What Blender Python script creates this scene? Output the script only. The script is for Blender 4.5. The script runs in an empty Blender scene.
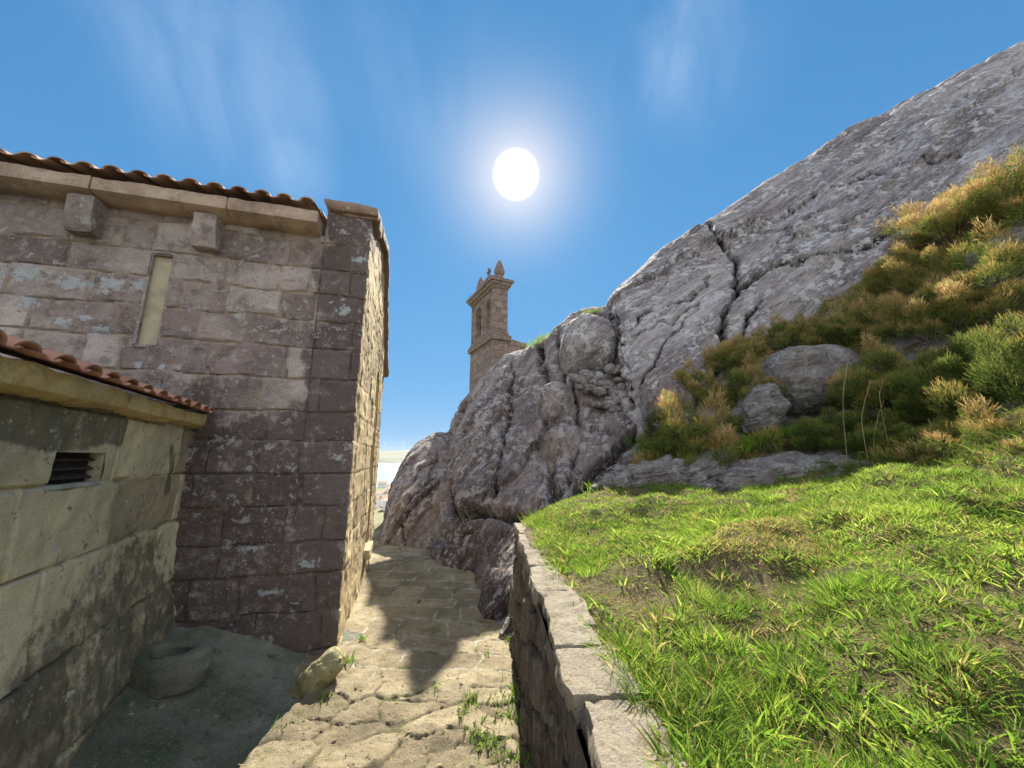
import bpy, math, random
import numpy as np
from mathutils import Vector, Matrix
random.seed(7); RNG = np.random.default_rng(11)
SC = bpy.context.scene; COL = SC.collection
R = math.radians

# ------------------------------------------------------------------ camera maths (used to survey positions)
F = 373.0; PITCH = math.atan(74/373.0); cP, sP = math.cos(PITCH), math.sin(PITCH)
def at(px, py, Y):
    u = (px-512)/F; v = (384-py)/F
    r = np.array([u, cP-sP*v, sP+cP*v]); return r*(Y/r[1])
def project(P):
    X, Y, Z = P[..., 0], P[..., 1], P[..., 2]
    f = Y*cP+Z*sP; w = -Y*sP+Z*cP
    f = np.maximum(f, 1e-3)
    return 512+F*X/f, 384-F*w/f

# ------------------------------------------------------------------ numpy noise
def _hash(ix, iy, iz, seed):
    h = (ix*374761393 + iy*668265263 + iz*2147483647 + seed*1274126177) & 0xffffffff
    h = ((h ^ (h >> 13))*1274126177) & 0xffffffff
    h = ((h ^ (h >> 16))*2246822519) & 0xffffffff
    return ((h ^ (h >> 15)) & 0xffffff)/float(0xffffff)
def vnoise(P, seed=0):
    P = np.asarray(P, float); I = np.floor(P).astype(np.int64); f = P-I; f = f*f*f*(f*(f*6-15)+10)
    o = 0
    for a in (0, 1):
        for b in (0, 1):
            for c in (0, 1):
                w = (f[..., 0] if a else 1-f[..., 0])*(f[..., 1] if b else 1-f[..., 1])*(f[..., 2] if c else 1-f[..., 2])
                o = o+w*_hash(I[..., 0]+a, I[..., 1]+b, I[..., 2]+c, seed)
    return o*2-1
def fbm(P, octv=4, seed=0, gain=.5):
    o = 0; a = 1; P = np.asarray(P, float)
    for k in range(octv):
        o = o+a*vnoise(P*(2.03**k)+k*17.3, seed+k); a *= gain
    return o
def ridged(P, octv=4, seed=0):
    o = 0; a = 1
    for k in range(octv):
        o = o+a*(1-np.abs(vnoise(np.asarray(P)*(2.1**k)+k*9.1, seed+k))*2); a *= .5
    return o*.5
def facets(P, scale, seed, tilt=.5):
    """broken-rock relief: every cell of a 3D Voronoi diagram is a tilted plane"""
    Q = np.asarray(P)/scale; I = np.floor(Q).astype(np.int64); best = np.full(Q.shape[:-1], 1e9); out = np.zeros(Q.shape[:-1]); sec = best.copy(); idv = out.copy()
    for a in (-1, 0, 1):
        for b in (-1, 0, 1):
            for c in (-1, 0, 1):
                C = I+np.array([a, b, c]); h = [_hash(C[..., 0], C[..., 1], C[..., 2], seed+k) for k in range(6)]
                D = Q-(C+np.stack(h[:3], -1)); d = (D*D).sum(-1); m = d < best
                val = ((h[3]-.5)*D[..., 0]+(h[4]-.5)*D[..., 1]+(h[5]-.5)*D[..., 2])*2*tilt+(h[3]+h[4]-1)*.35
                sec = np.where(m, best, np.minimum(sec, d)); best = np.where(m, d, best); out = np.where(m, val, out); idv = np.where(m, h[5]*2-1, idv)
    return out*scale, (np.sqrt(sec)-np.sqrt(best))*scale, idv
def sstep(a, b, x):
    t = np.clip((x-a)/(b-a), 0, 1); return t*t*(3-2*t)
def st3(x, y, z): return np.stack(np.broadcast_arrays(x, y, z), -1)

# ------------------------------------------------------------------ object helpers
def tag(o, label=None, cat=None, group=None, kind=None):
    if label: o['label'] = label
    if cat: o['category'] = cat
    if group: o['group'] = group
    if kind: o['kind'] = kind
    return o
def thing(name, loc, label, cat, group=None, rotz=0):
    o = bpy.data.objects.new(name, None); COL.objects.link(o); o.location = loc; o.rotation_euler = (0, 0, rotz)
    o.empty_display_size = .1
    return tag(o, label, cat, group)
def mesh(name, V, Fc, mat=None, parent=None, attrs=None, smooth=True, loc=None, sharp=38):
    """V (n,3) world coords (relative to parent when it is given and loc None); Fc list or (m,k) array"""
    me = bpy.data.meshes.new(name); V = np.asarray(V, float)
    if parent is not None:
        M = parent_matrix(parent).inverted(); A = np.array(M)
        V = V@A[:3, :3].T+A[:3, 3]
    if loc is not None: V = V-np.asarray(loc)
    if isinstance(Fc, np.ndarray):
        m, k = Fc.shape
        me.vertices.add(len(V)); me.vertices.foreach_set('co', V.astype(np.float32).ravel())
        me.loops.add(m*k); me.loops.foreach_set('vertex_index', Fc.astype(np.int32).ravel())
        me.polygons.add(m); me.polygons.foreach_set('loop_start', (np.arange(m)*k).astype(np.int32))
        me.update(calc_edges=True)
    else:
        me.from_pydata([tuple(v) for v in V], [], [tuple(int(i) for i in f) for f in Fc]); me.update()
    me.polygons.foreach_set('use_smooth', np.full(len(me.polygons), smooth))
    if sharp and smooth: me.set_sharp_from_angle(angle=R(sharp))
    if attrs:
        for k_, a in attrs.items():
            at_ = me.attributes.new(k_, 'FLOAT', 'POINT'); at_.data.foreach_set('value', np.asarray(a, np.float32).ravel())
    me.validate(); me.update()
    if mat: me.materials.append(mat)
    o = bpy.data.objects.new(name, me); COL.objects.link(o)
    if parent is not None: o.parent = parent
    if loc is not None: o.location = loc
    return o
def parent_matrix(o):
    M = Matrix.Translation(o.location) @ o.rotation_euler.to_matrix().to_4x4() @ Matrix.Diagonal((*o.scale, 1))
    return (parent_matrix(o.parent)@M) if o.parent else M
def gridfaces(nu, nv, flip=False, keep=None):
    i, j = np.meshgrid(np.arange(nu-1), np.arange(nv-1), indexing='ij'); a = (i*nv+j).ravel()
    f = np.stack([a, a+nv, a+nv+1, a+1], 1)
    if flip: f = f[:, ::-1]
    if keep is not None: f = f[keep.ravel()]
    return f
class MB:
    def __init__(s): s.V = []; s.F = []; s.A = []
    def add(s, V, Fc, tone=0.):
        n = len(s.V); s.V += [tuple(v) for v in V]; s.F += [tuple(i+n for i in f) for f in Fc]
        s.A += ([tone]*len(V) if np.isscalar(tone) else list(tone))
    def box(s, c, ax, ay, az, tone=0.):
        c = np.array(c, float); ax, ay, az = map(lambda q: np.array(q, float), (ax, ay, az))
        V = [c+i*ax+j*ay+k*az for i in (-1, 1) for j in (-1, 1) for k in (-1, 1)]
        s.add(V, [(0, 1, 3, 2), (4, 6, 7, 5), (0, 4, 5, 1), (2, 3, 7, 6), (0, 2, 6, 4), (1, 5, 7, 3)], tone)
    def tube(s, pts, rad, seg=7, tone=0.):
        pts = [Vector(p) for p in pts]; rings = []
        for i, p in enumerate(pts):
            d = (pts[min(i+1, len(pts)-1)]-pts[max(i-1, 0)]).normalized()
            a = d.orthogonal().normalized(); b = d.cross(a)
            r = rad[i] if hasattr(rad, '__len__') else rad
            rings.append([p+(a*math.cos(2*math.pi*k/seg)+b*math.sin(2*math.pi*k/seg))*r for k in range(seg)])
        V = [v for q in rings for v in q]; Fc = []
        for i in range(len(rings)-1):
            for k in range(seg):
                Fc.append((i*seg+k, i*seg+(k+1) % seg, (i+1)*seg+(k+1) % seg, (i+1)*seg+k))
        Fc.append(tuple(range(seg))[::-1]); Fc.append(tuple((len(rings)-1)*seg+k for k in range(seg)))
        s.add(V, Fc, tone)
    def build(s, name, mat, parent=None, smooth=False, loc=None):
        return mesh(name, np.array(s.V), s.F, mat, parent, {'tone': s.A}, smooth, loc)
def sphere_faces(nu, nv):
    Fc = []
    for j in range(nv):
        for i in range(nu):
            a = j*nu+i; b = j*nu+(i+1) % nu; Fc.append((a, b, b+nu, a+nu))
    return np.array(Fc)
def rough_box(c, ax, ay, az, res=.03, amp=.006, rnd=.015, seed=0):
    """a dressed stone: subdivided box with rounded, uneven arrises. returns V,F"""
    c, ax, ay, az = (np.array(q, float) for q in (c, ax, ay, az))
    L = [np.linalg.norm(q) for q in (ax, ay, az)]; U = [q/l for q, l in zip((ax, ay, az), L)]
    n = [max(2, int(2*l/res)) for l in L]; vs = {}; V = []; Fc = []
    def vid(i, j, k):
        if (i, j, k) not in vs:
            vs[(i, j, k)] = len(V); V.append([i/n[0]*2-1, j/n[1]*2-1, k/n[2]*2-1])
        return vs[(i, j, k)]
    for ax_ in range(3):
        b, d = [q for q in range(3) if q != ax_]
        for side in (0, n[ax_]):
            for p in range(n[b]):
                for q in range(n[d]):
                    quad = []
                    for (dp, dq) in ((0, 0), (1, 0), (1, 1), (0, 1)):
                        t = [0, 0, 0]; t[ax_] = side; t[b] = p+dp; t[d] = q+dq; quad.append(vid(*t))
                    fl = (side == 0) ^ (ax_ == 1)
                    Fc.append(quad[::-1] if fl else quad)
    V = np.array(V); loc = V*np.array(L)
    inn = np.clip(loc, -(np.array(L)-rnd), np.array(L)-rnd); d = loc-inn; dn = np.linalg.norm(d, axis=1, keepdims=True)
    loc = inn+d/np.maximum(dn, 1e-9)*np.minimum(dn, rnd)
    nrm = d/np.maximum(dn, 1e-9)
    W = c+loc@np.array(U)
    nw = nrm@np.array(U)
    W = W+nw*(fbm(W*9, 4, seed)*amp)[:, None]+nw*(fbm(W*2.2, 2, seed+5)*amp*1.2)[:, None]
    return W, np.array(Fc)

# ------------------------------------------------------------------ materials
class G:
    def __init__(s, name):
        s.m = bpy.data.materials.new(name); s.m.use_nodes = True; s.t = s.m.node_tree
        s.b = s.t.nodes['Principled BSDF']; s.out = s.t.nodes['Material Output']
        s.b.inputs['Roughness'].default_value = .9; s.b.inputs['Specular IOR Level'].default_value = .25
        s.co = s.n('ShaderNodeNewGeometry').outputs['Position']
    def n(s, ty, **kw):
        q = s.t.nodes.new(ty)
        for k, v in kw.items():
            k = k.replace('_', ' ') if k.replace('_', ' ') in q.inputs else k
            if k in q.inputs: s.set(q.inputs[k], v)
            else: setattr(q, k, v)
        return q
    def set(s, i, v):
        if hasattr(v, 'is_linked') or isinstance(v, bpy.types.NodeSocket): s.t.links.new(v, i)
        else:
            if i.type == 'RGBA' and len(v) == 3: v = (*v, 1)
            i.default_value = v
    def noise(s, scale, detail=4, rough=.6, vec=None, dist=0):
        return s.n('ShaderNodeTexNoise', Scale=scale, Detail=detail, Roughness=rough, Distortion=dist, Vector=vec or s.co).outputs['Fac']
    def mus(s, scale, vec=None): return s.noise(scale, 8, .7, vec)
    def vor(s, scale, feat='F1', vec=None, out='Distance', rand=1):
        q = s.n('ShaderNodeTexVoronoi', feature=feat, Scale=scale, Vector=vec or s.co, Randomness=rand); return q.outputs[out]
    def ramp(s, x, a, b, hi=1.):
        return s.n('ShaderNodeMapRange', Value=x, From_Min=a, From_Max=b, To_Max=hi, interpolation_type='SMOOTHSTEP').outputs['Result']
    def mix(s, f, a, b, mode='MIX'):
        q = s.n('ShaderNodeMix', data_type='RGBA', blend_type=mode)
        s.set(q.inputs[0], f); s.set(q.inputs[6], a); s.set(q.inputs[7], b); return q.outputs[2]
    def math(s, op, a, b=0.5, c=0.):
        q = s.n('ShaderNodeMath', operation=op); s.set(q.inputs[0], a); s.set(q.inputs[1], b)
        if op == 'MULTIPLY_ADD': s.set(q.inputs[2], c)
        return q.outputs[0]
    def attr(s, name): return s.n('ShaderNodeAttribute', attribute_name=name).outputs['Fac']
    def vmap(s, sc, rot=(0, 0, 0)):
        q = s.n('ShaderNodeMapping', Vector=s.co, Rotation=rot).outputs[0]; return s.n('ShaderNodeMapping', Vector=q, Scale=sc).outputs[0]
    def bump(s, h, strength=.5, dist=.02):
        q = s.n('ShaderNodeBump', Height=h, Strength=strength, Distance=dist)
        s.t.links.new(q.outputs[0], s.b.inputs['Normal']); return q
    def color(s, c): s.set(s.b.inputs['Base Color'], c)

def stone(name, c1, c2, speck=.25, lich=(.55, .56, .5), la=.5, ls=7., lich2=None, l2a=.6, stain=None, mortar=(.3, .26, .2), fs=1., bump=.6, bd=.01, stretch=None, coarse=2., streak=0., msoft=1., spots=False):
    g = G(name); vec = g.vmap(*stretch) if stretch else g.co
    base = g.mix(g.ramp(g.noise(coarse, 5, .65, vec), .35, .68), c1, c2)
    t = g.attr('tone')
    base = g.mix(1., base, g.n('ShaderNodeCombineColor', Red=g.math('MULTIPLY_ADD', t, .36, 1.), Green=g.math('MULTIPLY_ADD', t, .40, 1.), Blue=g.math('MULTIPLY_ADD', t, .40, 1.)).outputs[0], 'MULTIPLY')
    if streak: base = g.mix(g.math('MULTIPLY', g.ramp(g.noise(7, 7, .72, vec), .52, .62), streak), base, tuple(q*.35 for q in c2)); base = g.mix(g.math('MULTIPLY', g.ramp(g.noise(9, 7, .75, vec), .48, .36), streak*.8), base, lich)
    sp = g.noise(95*fs, 5, .85); base = g.mix(g.ramp(sp, .53, .68), base, g.mix(.5, base, (.62, .58, .5)))
    base = g.mix(g.math('MULTIPLY', g.ramp(g.noise(170*fs, 3, .8), .5, .36), .55), base, g.mix(.6, base, (.03, .025, .02)))
    sp2 = g.noise(60*fs, 4, .8, vec); base = g.mix(g.ramp(sp2, .42, .28), base, g.mix(speck*2, base, (.03, .027, .025)))
    if mortar: base = g.mix(g.math('MULTIPLY', g.attr('mortar'), g.math('MULTIPLY', g.ramp(g.noise(6, 6, .7), .36, .6), msoft)), base, g.mix(g.noise(30), mortar, tuple(q*.65 for q in mortar)))
    if stain:
        base = g.mix(g.ramp(g.math('ADD', g.attr('stain'), g.math('MULTIPLY', g.math('SUBTRACT', g.noise(9, 7, .75), .5), 2.)), .3, .8, hi=.86), base, stain)
    patch = g.noise(ls, 7, .72, None, .2); gate = g.noise(ls*.22, 3, .5)
    lf = g.math('MULTIPLY', g.ramp(patch, .66-.16*la, .70-.16*la), g.ramp(gate, .56-.18*la, .68-.18*la))
    base = g.mix(g.math('MULTIPLY', lf, .85), base, g.mix(g.noise(120, 3, .8), lich, tuple(q*.6 for q in lich)))
    spot = g.math('MULTIPLY', g.ramp(g.vor(26*fs, vec=g.n('ShaderNodeVectorMath', operation='ADD').outputs[0] if False else None), .22, .14), g.ramp(g.noise(1.7, 3), .5, .62))
    base = g.mix(g.math('MULTIPLY', spot, .7*min(1, la*1.4)), base, lich)
    if lich2: base = g.mix(g.math('MULTIPLY', g.ramp(g.noise(ls*1.3+1, 7, .75), .70-.2*l2a, .76-.2*l2a), .8), base, lich2)
    if spots: base = g.mix(g.math('MULTIPLY', g.ramp(g.math('ADD', g.attr('spot'), g.math('MULTIPLY', g.math('SUBTRACT', g.noise(17, 6, .7), .5), 1.9)), .5, .64), .8), base, (.50, .55, .57))
    g.color(base)
    h = g.math('ADD', g.math('MULTIPLY', g.noise(55*fs, 6, .8, vec), 1.), g.math('ADD', g.noise(14*fs, 5, .7, vec), g.math('MULTIPLY', lf, .12)))
    g.bump(h, bump, bd); return g.m

m_front = stone('granite_masonry', (.48, .40, .36), (.29, .235, .215), la=.6, ls=9, lich=(.60, .58, .55), stain=(.115, .088, .082), mortar=(.56, .45, .33), msoft=1.2, bump=1., bd=.03, streak=.5, spots=True)
m_side = stone('sun_tinted_gable_stone', (.56, .445, .25), (.40, .305, .17), la=.15, stretch=((3, 3, .6),), mortar=(.36, .27, .17), msoft=.6, bump=.7, bd=.02)  # same granite with vertical streaks; warm grazing sunlight tinted into its colour
m_eave = stone('cornice_stone', (.42, .32, .24), (.28, .20, .155), la=.3, mortar=None, streak=.35)
m_cap = stone('coping_stone', (.27, .18, .13), (.16, .105, .085), la=.35, mortar=None)
m_annex = stone('annex_stone', (.50, .45, .29), (.32, .29, .20), la=.35, ls=9, lich2=(.09, .085, .055), l2a=.55, stain=(.10, .095, .065), mortar=(.36, .33, .22), coarse=1.1)
m_fascia = stone('ochre_fascia_stone', (.60, .48, .22), (.40, .31, .14), la=.2, lich2=(.14, .14, .05), l2a=.35, mortar=None, streak=.3)
m_dome = stone('lichened_granite', (.35, .315, .31), (.13, .108, .11), la=.85, ls=5, lich=(.60, .59, .58), lich2=(.34, .28, .15), l2a=.2, mortar=(.02, .016, .014), msoft=2.6, speck=.4, fs=.45, bump=.6, bd=.04, stretch=((.6, 1.4, 7.), (0, R(34), 0)), coarse=1.1, streak=.9)
m_crop = stone('dark_granite', (.27, .212, .192), (.10, .078, .08), la=.95, ls=6, lich=(.48, .46, .45), lich2=(.34, .21, .09), l2a=.55, mortar=(.018, .013, .013), msoft=2.4, speck=.4, fs=.5, bump=.8, bd=.04, stretch=((2.6, 2., .8), (0, R(-24), 0)), coarse=1.3, streak=.6)
m_boulder = stone('boulder_granite', (.40, .365, .34), (.19, .165, .155), la=.8, ls=9, lich=(.62, .60, .56), lich2=(.2, .21, .07), l2a=.5, mortar=None, fs=.6, bump=1., bd=.05, streak=.7, stretch=((1.2, 1.5, 4), (0, R(15), 0)))
m_moss = stone('mossy_stone', (.34, .31, .15), (.2, .19, .08), la=.3, lich2=(.16, .19, .04), l2a=.7, mortar=None)
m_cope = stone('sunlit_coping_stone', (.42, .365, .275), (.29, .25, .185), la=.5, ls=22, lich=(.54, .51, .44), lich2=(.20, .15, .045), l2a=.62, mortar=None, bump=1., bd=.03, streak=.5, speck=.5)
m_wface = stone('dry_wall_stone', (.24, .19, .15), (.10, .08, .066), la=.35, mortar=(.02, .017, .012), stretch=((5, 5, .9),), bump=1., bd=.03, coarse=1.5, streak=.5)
m_tower = None

def path_mat():
    g = G('flagstone')
    t = g.attr('tone')
    base = g.mix(g.ramp(g.noise(2.6, 6, .7), .35, .65), (.46, .39, .25), (.28, .23, .15))
    base = g.mix(1., base, g.n('ShaderNodeCombineColor', Red=g.math('MULTIPLY_ADD', t, .24, 1.), Green=g.math('MULTIPLY_ADD', t, .25, 1.), Blue=g.math('MULTIPLY_ADD', t, .26, 1.)).outputs[0], 'MULTIPLY')
    base = g.mix(g.math('MULTIPLY', g.ramp(g.noise(70, 4, .8), .45, .3), .5), base, (.07, .06, .045))
    base = g.mix(g.math('MULTIPLY', g.ramp(g.noise(40, 5, .8), .58, .7), .6), base, (.46, .41, .31))
    mo = g.mix(g.attr('pale'), (.10, .085, .05), (.55, .52, .43))
    mo = g.mix(g.ramp(g.noise(5, 5), .5, .6), mo, (.10, .13, .03))
    base = g.mix(g.attr('mortar'), base, mo)
    base = g.mix(g.math('MULTIPLY', g.ramp(g.noise(3.1, 6, .7), .56, .68), .55), base, (.16, .16, .055))
    base = g.mix(g.math('MULTIPLY', g.ramp(g.noise(7, 7, .75), .55, .64), .4), base, (.15, .12, .075)); g.color(base); g.bump(g.math('ADD', g.math('MULTIPLY', g.noise(75, 8, .8), 1.6), g.noise(16, 6, .75)), 1., .022); return g.m
def soil_mat(name, a, b, c, sc=3.):
    g = G(name); base = g.mix(g.ramp(g.noise(sc, 6, .7), .38, .62), a, b)
    base = g.mix(g.ramp(g.noise(sc*14, 4, .8), .5, .65), base, c); g.color(base)
    g.bump(g.noise(40, 6, .8), .9, .02); return g.m
m_path = path_mat()
m_court = stone('damp_court_ground', (.25, .255, .205), (.10, .125, .075), la=.35, ls=5, lich=(.40, .41, .36), lich2=(.07, .09, .04), l2a=.6, mortar=None, bump=1., bd=.02, coarse=1.8)
def bank_mat():
    g = G('bank_soil'); base = g.mix(g.ramp(g.noise(3., 6, .7), .38, .62), (.13, .095, .05), (.07, .065, .02)); base = g.mix(g.ramp(g.noise(60, 6, .85), .48, .6), base, (.27, .20, .11))
    rock = g.mix(g.ramp(g.noise(2.5, 6, .7), .35, .65), (.33, .29, .26), (.13, .11, .10)); rock = g.mix(g.ramp(g.noise(9, 7, .75), .58, .62), rock, (.52, .5, .46))
    z = g.n('ShaderNodeSeparateXYZ', Vector=g.co).outputs[2]
    base = g.mix(g.math('MULTIPLY', g.ramp(z, .2, .7), g.ramp(g.noise(1.3, 5, .7), .42, .5)), base, rock); g.color(base); g.bump(g.noise(12, 8, .8), 1., .06); return g.m
m_soil = bank_mat()
m_land = soil_mat('hill_ground', (.16, .15, .07), (.10, .12, .05), (.28, .25, .18), .05)
def leafmat(name, cols, trans=.5, rough=.55, patch=1.5):
    """cols: list of (pos,colour) over the tone attribute"""
    g = G(name); r = g.n('ShaderNodeValToRGB', Fac=g.attr('tone')); el = r.color_ramp.elements
    while len(el) < len(cols): el.new(.5)
    for e, (p, c) in zip(el, cols): e.position = p; e.color = (*c, 1)
    c = r.outputs[0]; g.color(c); g.b.inputs['Roughness'].default_value = rough+.2; g.b.inputs['Specular IOR Level'].default_value = .15
    tr = g.n('ShaderNodeBsdfTranslucent'); g.t.links.new(g.mix(.2, c, (.45, .55, .08), 'ADD') if trans > .45 else c, tr.inputs[0])
    mx = g.n('ShaderNodeMixShader'); mx.inputs[0].default_value = trans
    g.t.links.new(g.b.outputs[0], mx.inputs[1]); g.t.links.new(tr.outputs[0], mx.inputs[2]); g.t.links.new(mx.outputs[0], g.out.inputs[0]); return g.m
m_grass = leafmat('grass_blade', [(0, (.24, .15, .06)), (.12, (.42, .31, .14)), (.2, (.04, .075, .012)), (.45, (.075, .175, .02)), (.75, (.17, .31, .03)), (1, (.42, .48, .09))])
m_gorse = leafmat('gorse_shoot', [(0, (.03, .04, .012)), (.22, (.075, .105, .022)), (.5, (.20, .25, .05)), (.62, (.34, .27, .08)), (.8, (.46, .28, .10)), (1, (.58, .44, .20))], .42)
m_leaf = leafmat('weed_leaf', [(0, (.06, .12, .015)), (1, (.2, .32, .04))], .45)
m_straw = leafmat('dry_stalk', [(0, (.25, .17, .08)), (1, (.45, .36, .2))], .2)
def plain(name, c, rough=.8, metal=0, nz=0, sc=20):
    g = G(name); g.color(g.mix(g.ramp(g.noise(sc, 5), .4, .62), c, tuple(q*(1-nz) for q in c))); g.b.inputs['Roughness'].default_value = rough
    g.b.inputs['Metallic'].default_value = metal; g.bump(g.noise(sc*3, 5, .7), .3, .004); return g.m
def tile_mat(name, c1, c2, old):
    g = G(name); b = g.mix(g.ramp(g.math('ADD', g.attr('tone'), g.math('MULTIPLY', g.noise(8, 5), .6)), .3, 1.1), c1, c2)
    b = g.mix(g.ramp(g.noise(16, 6, .75), .56, .66), b, old); g.color(b); g.bump(g.noise(60, 5, .7), .5, .004); return g.m
m_tile = tile_mat('clay_tile', (.24, .11, .075), (.36, .19, .13), (.12, .085, .06))
m_tile2 = tile_mat('old_clay_tile', (.22, .12, .08), (.38, .25, .17), (.13, .1, .07))
m_board = plain('window_board', (.36, .32, .215), .7, 0, .25, 6)
m_dark = plain('dark_opening', (.03, .03, .028), .9, 0, .3)
m_slat = plain('louvre_wood', (.05, .04, .035), .8, 0, .4)
m_sill = plain('window_sill', (.34, .36, .34), .8, 0, .3)
m_door = plain('door_wood', (.07, .045, .03), .7, 0, .4, 30)
m_mort = plain('wall_core', (.16, .13, .1), .95)
m_bark = plain('gorse_stem', (.16, .11, .07), .95, 0, .5, 40)
m_bronze = plain('bell_bronze', (.06, .06, .045), .5, .6, .3)
m_white = plain('white_wall', (.75, .73, .68)); m_roofr = plain('house_roof', (.36, .24, .18)); m_win = plain('house_window', (.05, .06, .07), .3)
m_turb = plain('turbine_white', (.8, .8, .8))

# ------------------------------------------------------------------ masonry
def blocks(s, h, rows, mean, seed, warp=.012, jw=.012):
    """-> distance-to-joint (m), per-block tone, ids"""
    W = st3(s*3.1, h*3.1, np.full_like(s, seed*1.7))
    s = s+fbm(W, 2, seed)*warp; h = h+fbm(W+31, 2, seed+3)*warp
    rows = np.asarray(rows); ri = np.clip(np.searchsorted(rows, h)-1, 0, len(rows)-2)
    d = np.minimum(h-rows[ri], rows[ri+1]-h); tone = np.zeros_like(s); smin, smax = s.min()-1, s.max()+1
    rr = np.random.default_rng(seed)
    for k in range(len(rows)-1):
        b = [smin-rr.random()*mean]
        while b[-1] < smax: b.append(b[-1]+mean*rr.uniform(.55, 1.55))
        b = np.array(b); tn = rr.uniform(-1, 1, len(b)); m = ri == k
        if not m.any(): continue
        q = np.clip(np.searchsorted(b, s[m])-1, 0, len(b)-2)
        d[m] = np.minimum(d[m], np.minimum(s[m]-b[q], b[q+1]-s[m])); tone[m] = tn[q]
    return d, tone
def masonry_sheet(path2d, S0, top, bot, res, rows, mean, seed, depth=.02, rough=.008, rnd=.03, holes=(), jvis=.012, vert=0., relief=None):
    """continuous wall skin following a plan polyline. path2d [(x,y)], S0 = distance value at each vertex.
    returns V, F, attrs, S, H"""
    S = [];
    for a, b in zip(S0[:-1], S0[1:]):
        n = max(2, int(abs(b-a)/res)); S += list(np.linspace(a, b, n, endpoint=False))
    S.append(S0[-1]); S = np.array(S); P = np.array(path2d, float); s0 = np.array(S0)
    o = 1 if s0[1] > s0[0] else -1
    XY = np.stack([np.interp(S*o, s0*o, P[:, k]) for k in (0, 1)], 1)
    a = np.stack([np.interp((S-o*.03)*o, s0*o, P[:, k]) for k in (0, 1)], 1); b = np.stack([np.interp((S+o*.03)*o, s0*o, P[:, k]) for k in (0, 1)], 1)
    T = b-a; T /= np.linalg.norm(T, axis=1, keepdims=True); N = np.stack([T[:, 1], -T[:, 0]], 1)
    corner = 1-np.clip(np.linalg.norm(b-a, axis=1)/.06, 0, 1)
    tops = np.array([top(s) for s in S]); bots = np.array([bot(s) for s in S]); nv = int((tops.max()-bots.min())/res)
    v = np.linspace(0, 1, nv); H = bots[:, None]+(tops-bots)[:, None]*v; SS = np.repeat(S[:, None], nv, 1)
    d, tone = blocks(SS.ravel(), H.ravel(), rows, mean, seed, jw=jvis); d = d.reshape(H.shape); tone = tone.reshape(H.shape)
    base = st3(np.repeat(XY[:, :1], nv, 1), np.repeat(XY[:, 1:], nv, 1), H)
    wn = fbm(base*7, 3, seed)*.008
    j = 1-sstep(jvis*.4, jvis*1.5, d+wn); rd = 1-np.clip((d+wn)/rnd, 0, 1)
    sc = np.array([1, 1, 1-vert*.8])
    rf = 1. if relief is None else relief(SS); disp = (-depth*j-rnd*.35*rd**2)*rf+fbm(base*11*sc, 4, seed+9)*rough+tone*.006+fbm(base*3, 2, seed+2)*rough*1.2
    disp = disp-corner[:, None]*.02
    V = base+np.concatenate([N[:, None, :]*disp[..., None], np.zeros((*H.shape, 1))], -1)
    keep = np.ones((len(S)-1, nv-1), bool); sc_, hc = (SS[1:, 1:]+SS[:-1, :-1])/2, (H[1:, 1:]+H[:-1, :-1])/2
    for hole in holes: keep &= ~hole(sc_, hc)
    Fc = gridfaces(len(S), nv, flip=False, keep=keep)
    return V.reshape(-1, 3), Fc, {'tone': tone.ravel(), 'mortar': (1-sstep(jvis*.5, jvis*1.6, d+wn)).ravel()}, SS.ravel(), H.ravel(), base.reshape(-1, 3)

A = np.array([-1.485, 3.54]); yaw = R(15.2)
dF = np.array([-math.cos(yaw), -math.sin(yaw)]); nF = np.array([math.sin(yaw), -math.cos(yaw)])   # along the front wall (leftwards), outward
dS = np.array([-math.sin(yaw), math.cos(yaw)]); nS = np.array([math.cos(yaw), math.sin(yaw)])     # along the gable wall (away), outward
def fr(s, z, off=0.): p = A+dF*s+nF*off; return np.array([p[0], p[1], z])
def sd(s, z, off=0.): p = A+dS*s+nS*off; return np.array([p[0], p[1], z])
v3 = lambda d, z=0.: np.array([d[0], d[1], z])

# ================================================================== CHAPEL
chapel = thing('stone_chapel', (-3.2, 4.6, -1.7), 'granite block chapel with tiled eave, corbels and a narrow slit window beside the path', 'chapel')
rowsC = np.cumsum([0]+[.27, .31, .29, .26, .30, .28, .29, .27, .31, .30, .28, .27, .26, .29, .3, .3, .3])-1.85
def topC(s):
    if s >= .43: return 2.21
    if s >= 0: return 2.42
    q = -s
    return 2.42+(2.93-2.42)*q/1.5 if q < 1.5 else 2.93-(2.93-1.45)*(q-1.5)/1.62
SPOTS = [(2.32, 1.10, .07, .06), (2.05, 1.06, .10, .05), (1.76, .78, .06, .055), (1.59, .78, .04, .055), (1.47, .77, .03, .03), (2.2, 1.16, .07, .04), (2.58, 1.25, .12, .08), (2.62, 1.5, .2, .1), (2.3, 1.46, .16, .08), (2.05, 1.48, .14, .1), (1.83, 1.5, .1, .1), (.12, .0, .07, .05), (.2, 1.45, .08, .06), (.55, -1.1, .18, .03), (.35, -1.2, .05, .02), (.28, -.9, .12, .05), (.75, -.75, .12, .03), (.1, 2.0, .12, .05)]
slit = lambda s, h: (np.abs(s-1.735) < .085) & (h > .95) & (h < 1.81)
def doorhole(s, h):
    q = -s; c = 2.07; w = .23
    return (np.abs(q-c) < w) & ((h < 1.0) | (((q-c)/w)**2+((h-1.0)/.3)**2 < 1)) & (h > -1.3)
pl = [A+dF*5.2, A, A+dS*3.12, A+dS*3.12+dF*1.0]
V, Fc, at_, SS, HH, B = masonry_sheet(pl, [5.2, 0., -3.12, -4.12], topC, lambda s: -1.85, .015, rowsC, .42, 3, depth=.012, rough=.008, rnd=.026, holes=(slit, doorhole), jvis=.008, relief=lambda S_: np.where(S_ < -.05, .3, 1.))
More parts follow.
